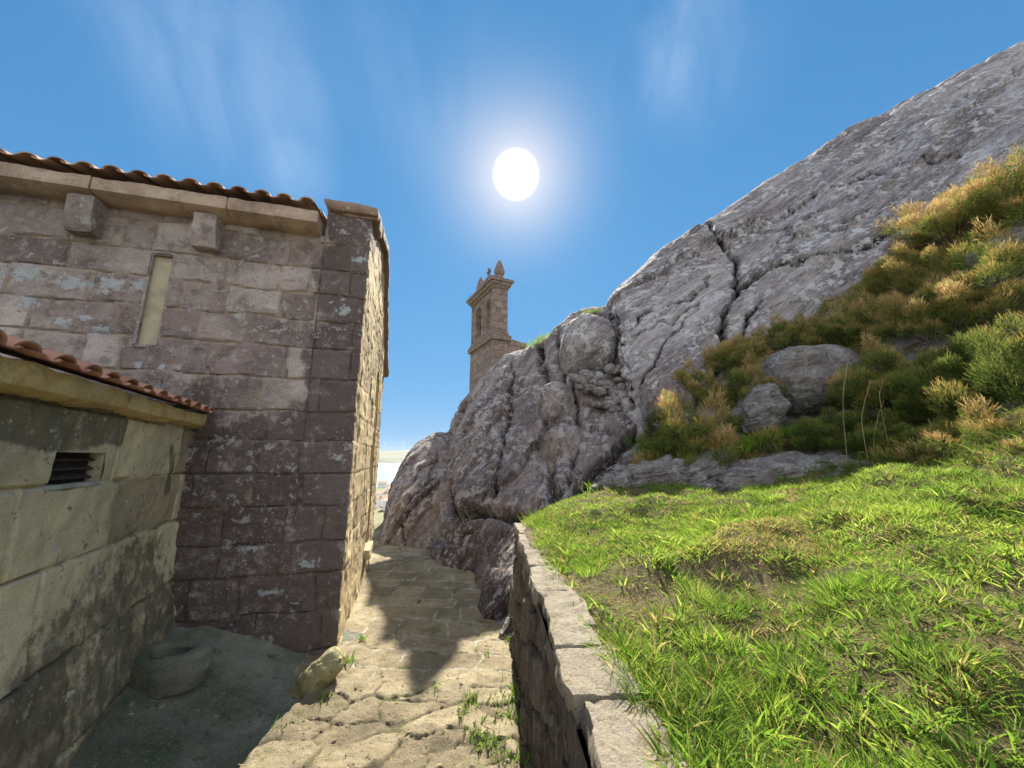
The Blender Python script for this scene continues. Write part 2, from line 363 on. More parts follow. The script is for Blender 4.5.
stn = sstep(.55, .38, SS+fbm(B*2.2, 3, 4)*.16)*sstep(-.05, .03, SS)*.85
stn = np.maximum(stn, sstep(.9, .0, HH+fbm(B*1.3, 3, 8)*.5)*.75*(SS > 0)*sstep(3, 1.2, SS+HH*.6))
stn = np.maximum(stn, .8*sstep(.42, .1, np.hypot((SS-1.25)*1.2, (HH-.35)*.6)))
spt = np.zeros_like(SS)
for s_, h_, rw_, rh_ in SPOTS: spt = np.maximum(spt, .86-.5*np.hypot((SS-s_)/rw_, (HH-h_)/rh_))
fi = SS[Fc].mean(1) > -.004
for nm, sel, mt in (('front_wall', fi, m_front), ('gable_wall', ~fi, m_side)):
    f = Fc[sel]; u, inv = np.unique(f, return_inverse=True)
    mesh(nm, V[u], inv.reshape(f.shape), mt, chapel, {'spot': spt[u], 'tone': at_['tone'][u], 'mortar': at_['mortar'][u], 'stain': stn[u]})
# solid core, so no light passes the wall
mb = MB()
def prism(mb, pts_lo, pts_hi):
    n = len(pts_lo); mb.add(list(pts_lo)+list(pts_hi), [tuple(range(n))[::-1], tuple(range(n, 2*n))]+[(i, (i+1) % n, n+(i+1) % n, n+i) for i in range(n)])
a_, b_ = .13, 5.1
core = [(a_, -.13, 2.15), (b_, -.13, 2.15)]
c0 = fr(.13, 0, -.13); 
lo = [fr(.32, -1.9, -.13), fr(5.1, -1.9, -.13), fr(5.1, -1.9, -2.95), fr(.32, -1.9, -2.95)]
hi = [fr(.32, 1.3, -.13), fr(5.1, 1.3, -.13), fr(5.1, 1.3, -2.95), fr(.32, 1.3, -2.95)]
prism(mb, lo, hi)
lo2 = [q+np.array([0, 0, .002]) for q in hi]; pr = [fr(.32, 2.15, -.13), fr(5.1, 2.15, -.13), fr(5.1, 2.75, -1.5), fr(5.1, 1.32, -2.95), fr(.32, 1.32, -2.95), fr(.32, 2.75, -1.5)]
mb.add([hi[0], hi[1], hi[2], hi[3]]+pr, [(0, 1, 5, 4), (0, 4, 9, 8, 3), (1, 2, 7, 6, 5), (2, 3, 8, 7), (4, 5, 6, 9), (9, 6, 7, 8)])
mb.build('wall_core', m_mort, chapel)
# slit window
mb = MB()
for s_, hw in ((1.65, .012), (1.82, .012)):
    c = fr(s_, 1.38, -.06); mb.box(c, v3(dF)*hw, v3(nF)*.055, (0, 0, .44))
for z_ in (.95, 1.815): mb.box(fr(1.735, z_, -.06), v3(dF)*.095, v3(nF)*.055, (0, 0, .014))
wf = mb.build('window', m_front, chapel)
mb = MB(); mb.box(fr(1.735, 1.38, -.045), v3(dF)*.073, v3(nF)*.006, (0, 0, .42)); mb.build('pane', m_board, wf)
# door
mb = MB()
arc = [(1.84, -1.3), (1.84, 1.0)]+[(2.07-.23*math.cos(t), 1.0+.3*math.sin(t)) for t in np.linspace(.2, math.pi-.2, 9)]+[(2.30, 1.0), (2.30, -1.3)]
Va = [sd(s_, z_, -.006) for s_, z_ in arc]+[sd(s_, z_, -.24) for s_, z_ in arc]; n = len(arc)
mb.add(Va, [(i, i+1, n+i+1, n+i) for i in range(n-1)]); dj = mb.build('door_frame', m_side, chapel)
mb = MB(); mb.add([sd(s_, z_, -.22) for s_, z_ in arc], [tuple(range(n))]);
for k in range(4): mb.box(sd(1.87+.12*k, -.2, -.212), v3(dS)*.05, v3(nS)*.008, (0, 0, 1.06))
dr = mb.build('door', m_door, chapel)
V_, F_ = rough_box(sd(2.07, -1.25, -.02), v3(dS)*.33, v3(nS)*.09, (0, 0, .06)); mesh('door_step', V_, F_, m_side, chapel)
V_, F_ = rough_box(sd(2.07, .42, -.05), v3(dS)*.225, v3(nS)*.03, (0, 0, .035)); mesh('door_transom', V_, F_, m_cope, chapel)
# cornice stones, corbels
ss = [.46, 1.22, 2.22, 3.2, 4.1, 5.15]
for k in range(5):
    c = (ss[k]+ss[k+1])/2; L = (ss[k+1]-ss[k])/2-.004
    V_, F_ = rough_box(fr(c, 2.275, .03), v3(dF)*L, v3(nF)*.17, (0, 0, .078), amp=.008, rnd=.01, seed=k); 
    rel = V_-fr(c, 2.275, .03); o_ = rel@v3(nF); V_[:, 2] += np.maximum(0, o_-.05)*.3*np.clip(-rel[:, 2]/.092+.35, 0, 1)
    mesh('cornice_stone', V_, F_, m_eave, chapel)
for k, c in enumerate((1.39, 2.29, 3.2, 4.15)):
    V_, F_ = rough_box(fr(c, 2.035, .04), v3(dF)*.098, v3(nF)*.12, (0, 0, .16), amp=.01, rnd=.018, seed=20+k)
    rel = V_-fr(c, 2.035, .04); o_ = rel@v3(nF); V_ -= np.outer(np.maximum(0, -rel[:, 2]+.02)*np.clip(o_/.15, 0, 1)*.35, v3(nF))
    mesh('corbel', V_, F_, m_front, chapel)
# raised corner pier and its coping, raking copings of the gable
V_, F_ = rough_box(fr(.215, 2.33, -.2), v3(dF)*.218, v3(nF)*.2, (0, 0, .17), amp=.01, rnd=.02, seed=41)
mesh('corner_pier', V_, F_, m_front, chapel, {'tone': V_[:, 0]*0, 'stain': V_[:, 0]*0+.8})
V_, F_ = rough_box(fr(.2, 2.545, -.17), v3(dF)*.27, v3(nF)*.235, (0, 0, .055), amp=.009, rnd=.03, seed=42)
rel = (V_-fr(.2, 2.5, -.17)); s_ = rel@v3(dF); V_ -= np.outer(np.maximum(0, s_-.12)*.5*np.clip(1-(rel[:, 2]+.01)/.1, 0, 1), v3(dF))
mesh('pier_cap', V_, F_, m_cap, chapel)
def rake(s0, z0, s1, z1, n, sd_):
    for k in range(n):
        a, b = k/n, (k+1)/n; pa, pb = sd(s0+(s1-s0)*a, z0+(z1-z0)*a, -.12), sd(s0+(s1-s0)*b, z0+(z1-z0)*b, -.12)
        ax = (pb-pa)/2; up = np.cross(v3(nS), ax); up = up/np.linalg.norm(up); up = up if up[2] > 0 else -up
        V_, F_ = rough_box((pa+pb)/2+up*.05, ax*.992, v3(nS)*.19, up*.05, amp=.008, rnd=.02, seed=sd_+k); mesh('gable_coping', V_, F_, m_cap, chapel)
rake(-.02, 2.46, 1.5, 2.95, 3, 60); rake(1.5, 2.95, 3.17, 1.43, 3, 70)
# barrel tiles
def tile_roof(name, o, along, up, n_al, pitch, n_up, tlen, mat, parent, skip=0, seed=0):
    """cover tiles (half tubes) over pans, real thickness"""
    o = np.array(o, float); al = np.array(along, float); up = np.array(up, float); up /= np.linalg.norm(up); nr = np.cross(al, up); nr = nr if nr[2] > 0 else -nr
    mb = MB(); rr = random.Random(seed); seg = 10
    for i in range(n_al):
        for j in range(n_up-1, -1, -1):
            for kind in (0, 1):
                c = o+al*(i*pitch+(pitch/2 if kind else 0)+rr.uniform(-.006, .006))+up*(j*tlen*.8+rr.uniform(-.012, .012)-(0 if not kind else .015))+nr*(.045*0+j*.0)
                r0, r1 = pitch*.36, pitch*.29
                if kind: r0, r1 = r1, r0
                V = []
                for e, (rad, q) in enumerate(((r0, 0.), (r1, tlen))):
                    for th in (0, .013):
                        for k in range(seg+1):
                            t = math.pi*k/seg; rr_ = rad-th
                            hh = math.sin(t)*rr_*(.62 if not kind else -.38)
                            V.append(c+al*(math.cos(t)*rr_)+up*q+nr*(hh+(.03 if not kind else .052)+(.022*(1-q/tlen) if not kind else .012*(1-q/tlen))))
                n1 = seg+1; Fs = []
                for k in range(seg):
                    Fs.append((k, k+1, 2*n1+k+1, 2*n1+k)); Fs.append((n1+k, 3*n1+k, 3*n1+k+1, n1+k+1)); Fs.append((k, n1+k, n1+k+1, k+1)); Fs.append((2*n1+k, 2*n1+k+1, 3*n1+k+1, 3*n1+k))
                mb.add(V, Fs, rr.uniform(0, 1))
    return mb.build(name, mat, parent, smooth=True)
upm = v3(-nF)*math.cos(R(20))+np.array([0, 0, math.sin(R(20))])
tile_roof('roof_tiles', fr(.56, 2.355, .225), v3(dF), upm, 25, .188, 5, .42, m_tile2, chapel, seed=3)

# ================================================================== ANNEX
Bq = np.array([-2.73, 3.205]); y2 = R(23.1); dA = np.array([math.sin(y2), -math.cos(y2)]); nA = np.array([math.cos(y2), math.sin(y2)])
def an(k, z, off=0.): p = Bq+dA*k+nA*off; return np.array([p[0], p[1], z])
annex = thing('stone_annex', tuple(an(1.6, -1.5, -.8)), 'low yellowish stone annex with red tiled lean-to roof and small dark louvred window', 'annex')
rowsA = [-1.9, -1.45, -.97, -.52, -.14, .0, .3, .6]
rowsA = [-1.9, -1.4, -.95, -.5, -.13, .24, .6]
win = lambda s, h: (s > -1.6) & (s < -1.18) & (h > -.125) & (h < .03)
pA = [Bq+dA*3.6-nA*1.2, Bq+dA*3.6, Bq-dA*.05]
V, Fc, at_, SS, HH, B = masonry_sheet(pA, [-4.8, -3.6, .05], lambda s: .27, lambda s: -1.9, .015, rowsA, .62, 5, depth=.014, rough=.007, rnd=.02, holes=(win,), jvis=.008)
flare = sstep(-.55, -1.5, HH)*.10; V += np.outer(flare, v3(nA))*(SS > -3.6)[:, None]
stn = .85*sstep(.02, .07, HH+.02*np.sin(SS*7))*((SS < -1.02) & (SS > -2.2)); stn = np.maximum(stn, .7*sstep(-.2, -1.0, HH+fbm(B*1.5, 3, 5)*.4))
stn = np.maximum(stn, .8*sstep(.07, .03, np.abs(SS+.33+.05*np.sin(HH*9)))*sstep(-.35, -.2, HH)*sstep(.15, .05, HH))
mesh('wall', V, Fc, m_annex, annex, {**at_, 'stain': stn})
mb = MB(); lo = [an(-.3, -1.9, -.13), an(3.5, -1.9, -.13), an(3.5, -1.9, -1.2), an(-.3, -1.9, -1.2)]
hi = [an(-.3, .3, -.13), an(3.5, .3, -.13), an(3.5, .62, -1.2), an(-.3, .62, -1.2)]; prism(mb, lo, hi); mb.build('wall_core', m_mort, annex)
for k in range(3):
    V_, F_ = rough_box(an(.66+1.26*k-.62+.55, .305, .0), v3(dA)*.622, v3(nA)*.075, (0, 0, .055), amp=.009, rnd=.012, seed=80+k)
    rel = V_-an(0, .305, 0); o_ = rel@v3(nA); V_[:, 2] += np.maximum(0, o_)*.6*np.clip(-rel[:, 2]/.055+.3, 0, 1)*.5; mesh('fascia', V_, F_, m_fascia, annex)
mb = MB(); mb.box(an(1.39, -.05, -.075), v3(dA)*.21, v3(nA)*.01, (0, 0, .085))  # near-black panel, its colour standing in for the unlit interior behind the louvres
wa = mb.build('window', m_dark, annex)
mb = MB()
for z_ in (-.095, -.05, -.005): mb.box(an(1.39, z_, -.05), v3(dA)*.208, v3(nA)*.012+np.array([0, 0, -.006]), (0, 0, .004))
mb.build('louvre', m_slat, wa)
mb = MB(); mb.box(an(1.175, -.05, -.06), v3(dA)*.008, v3(nA)*.055, (0, 0, .08)); mb.box(an(1.605, -.05, -.06), v3(dA)*.008, v3(nA)*.055, (0, 0, .08)); mb.box(an(1.39, .036, -.06), v3(dA)*.222, v3(nA)*.055, (0, 0, .008))
mb.build('window_reveal', m_annex, wa)
V_, F_ = rough_box(an(1.38, -.135, -.035), v3(dA)*.225, v3(nA)*.045, (0, 0, .010), amp=.003, rnd=.004); mesh('sill', V_, F_, m_sill, wa)
upa = v3(-nA)*math.cos(R(17))+np.array([0, 0, math.sin(R(17))])
tile_roof('roof_tiles', an(.06, .335, .115), v3(dA), upa, 19, .185, 4, .42, m_tile, annex, seed=9)

# ================================================================== GROUND
wx = lambda y: .245-.0485*y     # plan line of the retaining wall face
def rbf(C, power=1.):
    C = np.array(C, float); X = C[:, :2]; n = len(X)
    K = lambda D: np.where(D > 1e-9, D*D*np.log(D+1e-12), 0)
    D = np.linalg.norm(X[:, None]-X[None], axis=-1); M = np.zeros((n+3, n+3)); M[:n, :n] = K(D)+np.eye(n)*.01
    M[:n, n] = 1; M[:n, n+1:] = X; M[n, :n] = 1; M[n+1:, :n] = X.T; w = np.linalg.solve(M, np.r_[C[:, 2], 0, 0, 0])
    def f(x, y):
        x = np.asarray(x, float); y = np.asarray(y, float); o = w[n]+w[n+1]*x+w[n+2]*y
        for k in range(n): o = o+w[k]*K(np.hypot(x-X[k, 0], y-X[k, 1]))
        return o
    return f
Hb = rbf([(.3, -1.5, -.7), (.33, 0, -.7), (.36, 1, -.69), (.27, 2.2, -.68), (.14, 3.4, -.66), (.05, 4., -.7), (1.3, 1, -.58), (1, 0, -.62), (1.2, 2.5, -.5), (1.33, 4, -.36), (.7, 3.8, -.48), (.52, 4.2, -.5), (2.4, 4.9, -.22),
          (3.5, 4, -.06), (3.4, 2.5, -.05), (3, 1, -.25), (2, 2.5, -.33), (4.4, 4.5, .3), (3, 5, .1), (2, 5, -.2), (1, 4.8, -.36), (4.4, 5.5, .75), (3, 6, .8), (2, 6.2, .2), (6, 4, 1.9), (6, 5.5, 2.5),
          (4.8, 3.3, .75), (5, 2.2, .6), (6.7, 4.2, 2.8), (7, 2.5, 2.2), (8, 5.5, 4.0), (9, 4, 4.0), (10, 2, 3.6), (6, 0, .7), (3, -1, -.4), (12, 5, 6.), (8, -1.5, 1.5), (5.3, 5, 1.5)])
def Hbank(x, y):
    P = st3(x, y, 0*x); return Hb(x, y)+(fbm(P*1.7, 3, 21)*.07+fbm(P*4.5, 3, 22)*.035)*sstep(.2, .9, x)-1.3*sstep(0, .7, y-(4.05+.55*x))*(1-sstep(1.7, 2.6, x))
xs = np.concatenate([np.linspace(0, 3.8, 150), np.linspace(3.9, 12.8, 90)]); ys = np.linspace(-1.6, 7.2, 210)
X, Y = np.meshgrid(xs, ys, indexing='ij'); X = X+wx(Y)+.05
bank = mesh('grass_bank', st3(X, Y, Hbank(X, Y)).reshape(-1, 3), gridfaces(len(xs), len(ys)), m_soil); tag(bank, kind='structure')

def nonuni(lo, hi, step, far, g=1.35):
    a = list(np.arange(lo, hi, step)); d = step
    while a[-1] < far: d *= g; a.append(a[-1]+d)
    b = []; d = step; q = lo
    while q > -far: d *= g; q -= d; b.append(q)
    return np.array(b[::-1]+a)
gx = nonuni(-10, 16, .5, 6500); gy = nonuni(-6, 22, .5, 1200)
X, Y = np.meshgrid(gx, gy, indexing='ij')
r = np.hypot((X-1)*.9, Y-3); drop = np.clip(.30*np.maximum(0, r-7.5), 0, 46)
Z = -1.78-drop+5.2*np.exp(-((X-4)**2+(Y-13.5)**2)/26)*sstep(8.5, 11, Y)+6*np.exp(-((X-13)**2+(Y-15)**2)/60)*sstep(9, 12, Y)
Z = Z-5*sstep(640, 720, np.hypot(X, Y)); Z += fbm(st3(X*.15, Y*.15, 0*X), 3, 3)*.25*sstep(9, 14, r)
ground = mesh('ground', st3(X, Y, Z).reshape(-1, 3), gridfaces(len(gx), len(gy)), m_land); tag(ground, kind='structure')
# courtyard
xs = np.linspace(-4.2, -1.3, 200); ys = np.linspace(-1.5, 3.9, 360); X, Y = np.meshgrid(xs, ys, indexing='ij')
Z = -1.70+.36*sstep(1.7, 3.0, -X+.25*np.maximum(0, Y-1.5))+fbm(st3(X*1.5, Y*1.5, 0*X), 4, 6)*.04+facets(st3(X, Y, 0*X), .22, 7)[0]*.12+fbm(st3(X*9, Y*9, 0*X), 3, 7)*.010+.04*sstep(.35, 0, np.abs((A[1]-Y)+(X-A[0])*.27-.05))*sstep(-1.7, -2.2, X)
tag(mesh('courtyard_ground', st3(X, Y, Z).reshape(-1, 3), gridfaces(len(xs), len(ys)), m_court), kind='structure')

# path of flagstones
xs = np.linspace(-3.6, .32, 262); ys = np.concatenate([np.arange(-1.5, 4.2, .0135), np.arange(4.2, 9.2, .03)]); X, Y = np.meshgrid(xs, ys, indexing='ij')
rp = [-1.6]; rr = random.Random(5)
while rp[-1] < 9.5: rp.append(rp[-1]+rr.uniform(.2, .36))
bend = .10*(X+.7)+.12*np.sin(Y*.8)
d1, t1 = blocks(X.ravel()+.03*np.sin(Y.ravel()*3), (Y+bend).ravel(), rp, .48, 31, warp=.03)
def cells(X, Y, sc, seed):
    P = np.stack([X/sc, Y/(sc*.62)], -1)+.35*np.stack([fbm(st3(X*2.5, Y*2.5, 0*X), 2, seed), fbm(st3(X*2.5, Y*2.5, 0*X+9), 2, seed)], -1); I = np.floor(P).astype(np.int64); b1 = np.full(X.shape, 9.); b2 = b1.copy(); id_ = np.zeros(X.shape)
    for a in (-1, 0, 1):
        for b in (-1, 0, 1):
            C = I+np.array([a, b]); hx = _hash(C[..., 0], C[..., 1], 0*C[..., 0], seed); hy = _hash(C[..., 0], C[..., 1], 0*C[..., 0]+1, seed)
            D = np.hypot(C[..., 0]+hx-P[..., 0], C[..., 1]+hy-P[..., 1]); m = D < b1
            b2 = np.where(m, b1, np.minimum(b2, D)); id_ = np.where(m, hx*2-1, id_); b1 = np.where(m, D, b1)
    return (b2-b1)*sc*.45, id_
d2, t2 = cells(X, Y, .36, 17); d1 = d1.reshape(X.shape); t1 = t1.reshape(X.shape)
near = sstep(3.15, 2.95, Y+.1*fbm(st3(X*2, Y*2, 0*X), 2, 4)); d = np.where(near > .5, d2, d1); tn = np.where(near > .5, t2, t1)
PP = st3(X, Y, 0*X); wn = fbm(PP*12, 3, 8)*.008; jn = 1-sstep(.003, .015, d+wn)
Z = -1.6-.010*jn*np.where(near > .5, 1, .9)-.003*(1-np.clip(d/.03, 0, 1))**2*near+fbm(PP*6, 4, 12)*.004*(1+near)+tn*.004*(.3+near)+fbm(PP*1.2, 2, 13)*.02+fbm(PP*26, 3, 14)*.005+fbm(PP*48, 2, 24)*.0025+facets(PP*np.array([1, 1.6, 1]), .10, 19)[0]*.10*near+facets(PP*np.array([1, 1.4, 1]), .4, 23)[0]*.03
Z = Z-.16*sstep(-1.42, -1.52, X+fbm(PP*3, 3, 15)*.05)*sstep(3.35, 3.1, Y)-.02
Z = Z-.10*sstep(.04, .14, X+.045*(Y-2)+fbm(PP*5, 2, 16)*.02)*sstep(4, 3.7, Y)
keep = (X[1:, 1:] > -1.62) | (Y[1:, 1:] > 3.2)
path = mesh('path', st3(X, Y, Z).reshape(-1, 3), gridfaces(len(xs), len(ys), keep=keep), m_path, None, {'tone': (tn*(.55+.7*near)).ravel(), 'mortar': jn.ravel()*(.95-.2*near.ravel()), 'pale': (1-near).ravel()}); tag(path, kind='structure')

# ================================================================== RETAINING WALL
wallT = thing('retaining_wall', (.12, 2., -1.7), 'low rough stone retaining wall with pale sunlit coping slabs between path and grass', 'wall')
nv = 110; ysw = np.arange(-1.5, 4.25, .012); vv = np.linspace(0, 1, nv); Yg, Vg = np.meshgrid(ysw, vv, indexing='ij')
Zg = -1.80+Vg*(1.80-.728); Xg = wx(Yg)-.055*(1-Vg)+.01; P = st3(Xg, Yg, Zg)
rowsW = [-1.9, -1.62, -1.4, -1.22, -1.02, -.86, -.6]
d, tn = blocks((Yg+.15*Zg).ravel(), Zg.ravel(), rowsW, .26, 44, warp=.05); d = d.reshape(Yg.shape); tn = tn.reshape(Yg.shape)
dx = -(1-sstep(.0, .03, d))*.05+ridged(P*np.array([1, 16, 1.8]), 4, 51)*.028+fbm(P*np.array([1, 4, 1.5]), 3, 52)*.03+tn*.02
tt = sstep(.8, .97, Vg); dx = dx*(1-tt)+.022*tt; P[..., 0] -= dx
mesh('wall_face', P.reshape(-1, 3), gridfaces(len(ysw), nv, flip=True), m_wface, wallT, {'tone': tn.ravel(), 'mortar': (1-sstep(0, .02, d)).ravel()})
mb = MB(); mb.box((wx(1.4)+.165, 1.4, -1.28), (.105, 0, 0), (-.0485*2.8, 2.8, 0), (0, 0, .5)); mb.build('wall_core', m_wface, wallT)
yb = [-1.5, -.85, -.25, .3, .78, 1.24, 1.52, 1.70, 2.1, 2.55, 3.05, 3.6, 4.15]
for k in range(len(yb)-1):
    y0, y1 = yb[k]+.0015, yb[k+1]-.0015; yc = (y0+y1)/2; wd = .10+random.uniform(-.012, .012)-.012*max(0, yc-2)
    V_, F_ = rough_box((wx(yc)+wd-.012+random.uniform(-.01, .01), yc, -.715), (wd, random.uniform(-.01, .01), 0), (-.0485*(y1-y0)/2, (y1-y0)/2, 0), (0, 0, .045), res=.012, amp=.011, rnd=.010, seed=90+k); V_[:, 2] += facets(V_, .07, 5)[0]*.12
    V_[:, 0] += fbm(V_*4, 3, 77)*.016; V_[:, 2] += random.uniform(-.006, .006)
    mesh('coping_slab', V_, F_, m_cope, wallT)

# ================================================================== ROCKS
def catmull(P, n, axis=0):
    P = np.moveaxis(np.asarray(P, float), axis, 0); m = len(P); t = np.linspace(0, m-1, n); i = np.clip(t.astype(int), 0, m-2); f = (t-i)
    g = lambda k: P[np.clip(k, 0, m-1)]; f = f.reshape(-1, *([1]*(P.ndim-1)))
    p0, p1, p2, p3 = g(i-1), g(i), g(i+1), g(i+2)
    p0 = np.where((i == 0).reshape(f.shape), 2*p1-p2, p0); p3 = np.where((i == m-2).reshape(f.shape), 2*p2-p1, p3)
    o = .5*((2*p1)+(-p0+p2)*f+(2*p0-5*p1+4*p2-p3)*f*f+(-p0+3*p1-3*p2+p3)*f**3); return np.moveaxis(o, 0, axis)
def segdist(px, py, pts):
    d = np.full(px.shape, 1e9)
    for (x0, y0), (x1, y1) in zip(pts[:-1], pts[1:]):
        dx, dy = x1-x0, y1-y0; t = np.clip(((px-x0)*dx+(py-y0)*dy)/(dx*dx+dy*dy), 0, 1); d = np.minimum(d, np.hypot(px-x0-t*dx, py-y0-t*dy))
    return d
def rock_sheet(name, cols, nu, nv, mat, label, amp=.12, strata=.05, sdir=(1, 0, 0), seed=0, cracks=(), back=((1.6, .35), (3.2, -2.2), (4.2, -8)), loc=None, f0=.8, tonef=1., dark_below=None, fac=((1.1, .22, .02), (.35, .13, .008)), cw=.7):
    C = []
    for col in cols:
        p = [at(*q) for q in col]; top = p[-1]; s = top[2]/top[1]; h = np.array([top[0], top[1], 0]); h = h/np.linalg.norm(h)
        for (dd, dz) in back: p.append(top+h*dd+np.array([0, 0, max(s, 0)*dd*(.6 if dz > -1 else 0)+dz*.6-.25*dd]))
        C.append(p)
    Gd = catmull(catmull(C, nu, 0), nv, 1)
    dU = np.gradient(Gd, axis=0); dV = np.gradient(Gd, axis=1); N = np.cross(dU, dV); N /= np.linalg.norm(N, axis=-1, keepdims=True)+1e-9
    if (N[nu//2, nv//4]*Gd[nu//2, nv//4]).sum() > 0: N = -N; flip = True
    else: flip = False
    px, py = project(Gd); depth = np.linalg.norm(Gd, axis=-1)
    sdv = np.array(sdir, float); sdv /= np.linalg.norm(sdv); al = Gd@sdv; Q = Gd-al[..., None]*sdv*.82
    big = fbm(Gd*f0, 3, seed)
    disp = amp*big+strata*.8*ridged(Q*2.2, 3, seed+5)+strata*.25*fbm(Q*5, 3, seed+6)+strata*.22*fbm(Q*12, 3, seed+7)+.008*fbm(Gd*14, 3, seed+8)+.003*fbm(Gd*30, 2, seed+9)
    # stepped slabs
    q = fbm(Q*.9+3, 3, seed+12)*3.; disp += (np.floor(q)+sstep(.0, .22, q-np.floor(q)))*strata*.75
    Qw = Q+fbm(Gd*1.3, 3, seed+41)[..., None]*.12
    for sc_f, k_f, e_f in fac:
        fv, fe, fid = facets(Qw, sc_f, seed+50+int(sc_f*10)); disp += fv*k_f-e_f*(1-sstep(0, .035+.02*sc_f, fe))
    dark = np.zeros(px.shape)
    wob = fbm(Gd*3.5, 3, seed+20)
    for pts, w, dp in cracks:
        dd = segdist(px+wob*3, py+fbm(Gd*3.5+40, 3, seed+21)*3, pts)/F*depth
        vis = np.arange(nv)[None, :] < nv*.97
        disp = disp-np.where(vis, dp*np.exp(-(dd/(w*cw))**2), 0); dark = np.maximum(dark, np.exp(-(dd/(w*.75*cw))**2)*min(1, dp*6))
    P = Gd+N*disp[..., None]
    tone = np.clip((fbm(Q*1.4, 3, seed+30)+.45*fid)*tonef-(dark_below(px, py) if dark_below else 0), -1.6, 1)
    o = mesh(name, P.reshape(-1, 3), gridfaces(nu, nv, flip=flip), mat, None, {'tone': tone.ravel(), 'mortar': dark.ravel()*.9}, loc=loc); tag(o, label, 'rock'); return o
dome_cols = [
 [(632, 470, 8.4), (622, 400, 8.5), (612, 340, 8.9), (609, 308, 9.4), (612, 296, 9.9)],
 [(640, 470, 6.7), (630, 400, 7.1), (621, 350, 7.4), (619, 310, 8.2), (624, 279, 9.7)],
 [(668, 465, 6.3), (662, 400, 6.7), (656, 340, 7.2), (652, 290, 8.2), (650, 258, 9.7)],
 [(705, 460, 6.1), (700, 390, 6.6), (694, 330, 7.1), (692, 275, 8.2), (693, 229, 10.)],
 [(738, 440, 6.1), (738, 370, 6.6), (738, 310, 7.1), (737, 255, 8.3), (737, 204, 10.3)],
 [(785, 420, 6.2), (786, 350, 6.5), (788, 290, 7.0), (790, 230, 8.3), (790, 171, 10.5)],
 [(850, 400, 5.9), (852, 320, 6.3), (854, 255, 6.8), (855, 190, 8.2), (856, 127, 10.4)],
 [(925, 360, 5.6), (930, 280, 6.0), (932, 210, 6.5), (930, 145, 8.0), (926, 96, 10.)],
 [(1010, 320, 5.2), (1018, 230, 5.6), (1022, 160, 6.1), (1022, 105, 7.4), (1020, 58, 9.3)],
 [(1110, 280, 4.8), (1120, 180, 5.2), (1125, 100, 5.7), (1128, 60, 6.9), (1128, 22, 8.6)],
 [(1300, 230, 4.2), (1310, 110, 4.6), (1318, 20, 5.1), (1320, -60, 6.1), (1320, -110, 7.4)]]
Kd = [([(611, 300), (614, 330), (622, 370), (634, 410)], .06, .1), ([(620, 345), (660, 322), (700, 296)], .03, .08), ([(770, 245), (820, 215), (880, 190)], .03, .07), ([(745, 230), (800, 206), (860, 176), (930, 146)], .02, .05), ([(650, 275), (700, 250)], .02, .05), ([(703, 226), (722, 240), (736, 254), (738, 270), (736, 290), (725, 318), (720, 350), (716, 380)], .085, .30), ([(718, 236), (755, 221), (800, 201), (850, 184), (905, 166), (960, 150)], .04, .14),
      ([(738, 282), (770, 270), (805, 262), (840, 248), (880, 236), (915, 215)], .08, .22), ([(888, 142), (943, 114), (980, 92), (1024, 68)], .07, .07), ([(712, 275), (690, 292), (662, 302), (640, 318), (632, 330)], .05, .10),
      ([(700, 300), (670, 330), (655, 360), (640, 390)], .04, .10), ([(760, 300), (745, 320), (742, 345)], .05, .14), ([(800, 235), (850, 222), (905, 196)], .03, .07), ([(640, 300), (690, 262), (720, 252)], .025, .05)]
rock_sheet('granite_dome', dome_cols, 420, 300, m_dome, 'huge grey granite dome with long cracks rising to the upper right above the gorse', amp=.13, strata=.034, sdir=(.72, .2, .66), seed=2, cracks=Kd, back=((1.5, .3), (4, .2), (8, -6)), fac=((2.2, .08, .008), (.6, .06, .004)), cw=.8)
crop_cols = [
 [(424, 556, 7.6), (424, 535, 7.9), (432, 490, 8.6), (441, 455, 9.2), (452, 431, 9.9)],
 [(436, 566, 6.3), (441, 530, 6.6), (450, 480, 7.4), (459, 435, 8.4), (469, 399, 9.8)],
 [(455, 580, 5.7), (464, 535, 6.05), (474, 480, 6.7), (486, 425, 8.0), (505, 361, 9.9)],
 [(478, 600, 4.85), (490, 545, 5.4), (502, 490, 6.2), (512, 430, 7.6), (527, 352, 9.7)],
 [(500, 635, 3.98), (510, 570, 4.7), (522, 505, 5.6), (533, 430, 7.3), (545, 341, 9.6)],
 [(530, 640, 3.7), (540, 545, 4.7), (552, 495, 5.5), (560, 425, 7.2), (572, 323, 9.3)],
 [(575, 620, 3.9), (580, 530, 4.9), (590, 470, 5.9), (596, 400, 7.4), (600, 314, 9.1)],
 [(625, 590, 4.3), (625, 510, 5.3), (630, 450, 6.4), (632, 380, 7.6), (625, 312, 9.0)],
 [(690, 580, 4.6), (680, 500, 5.6), (680, 440, 6.6), (680, 380, 7.8), (670, 330, 8.8)]]
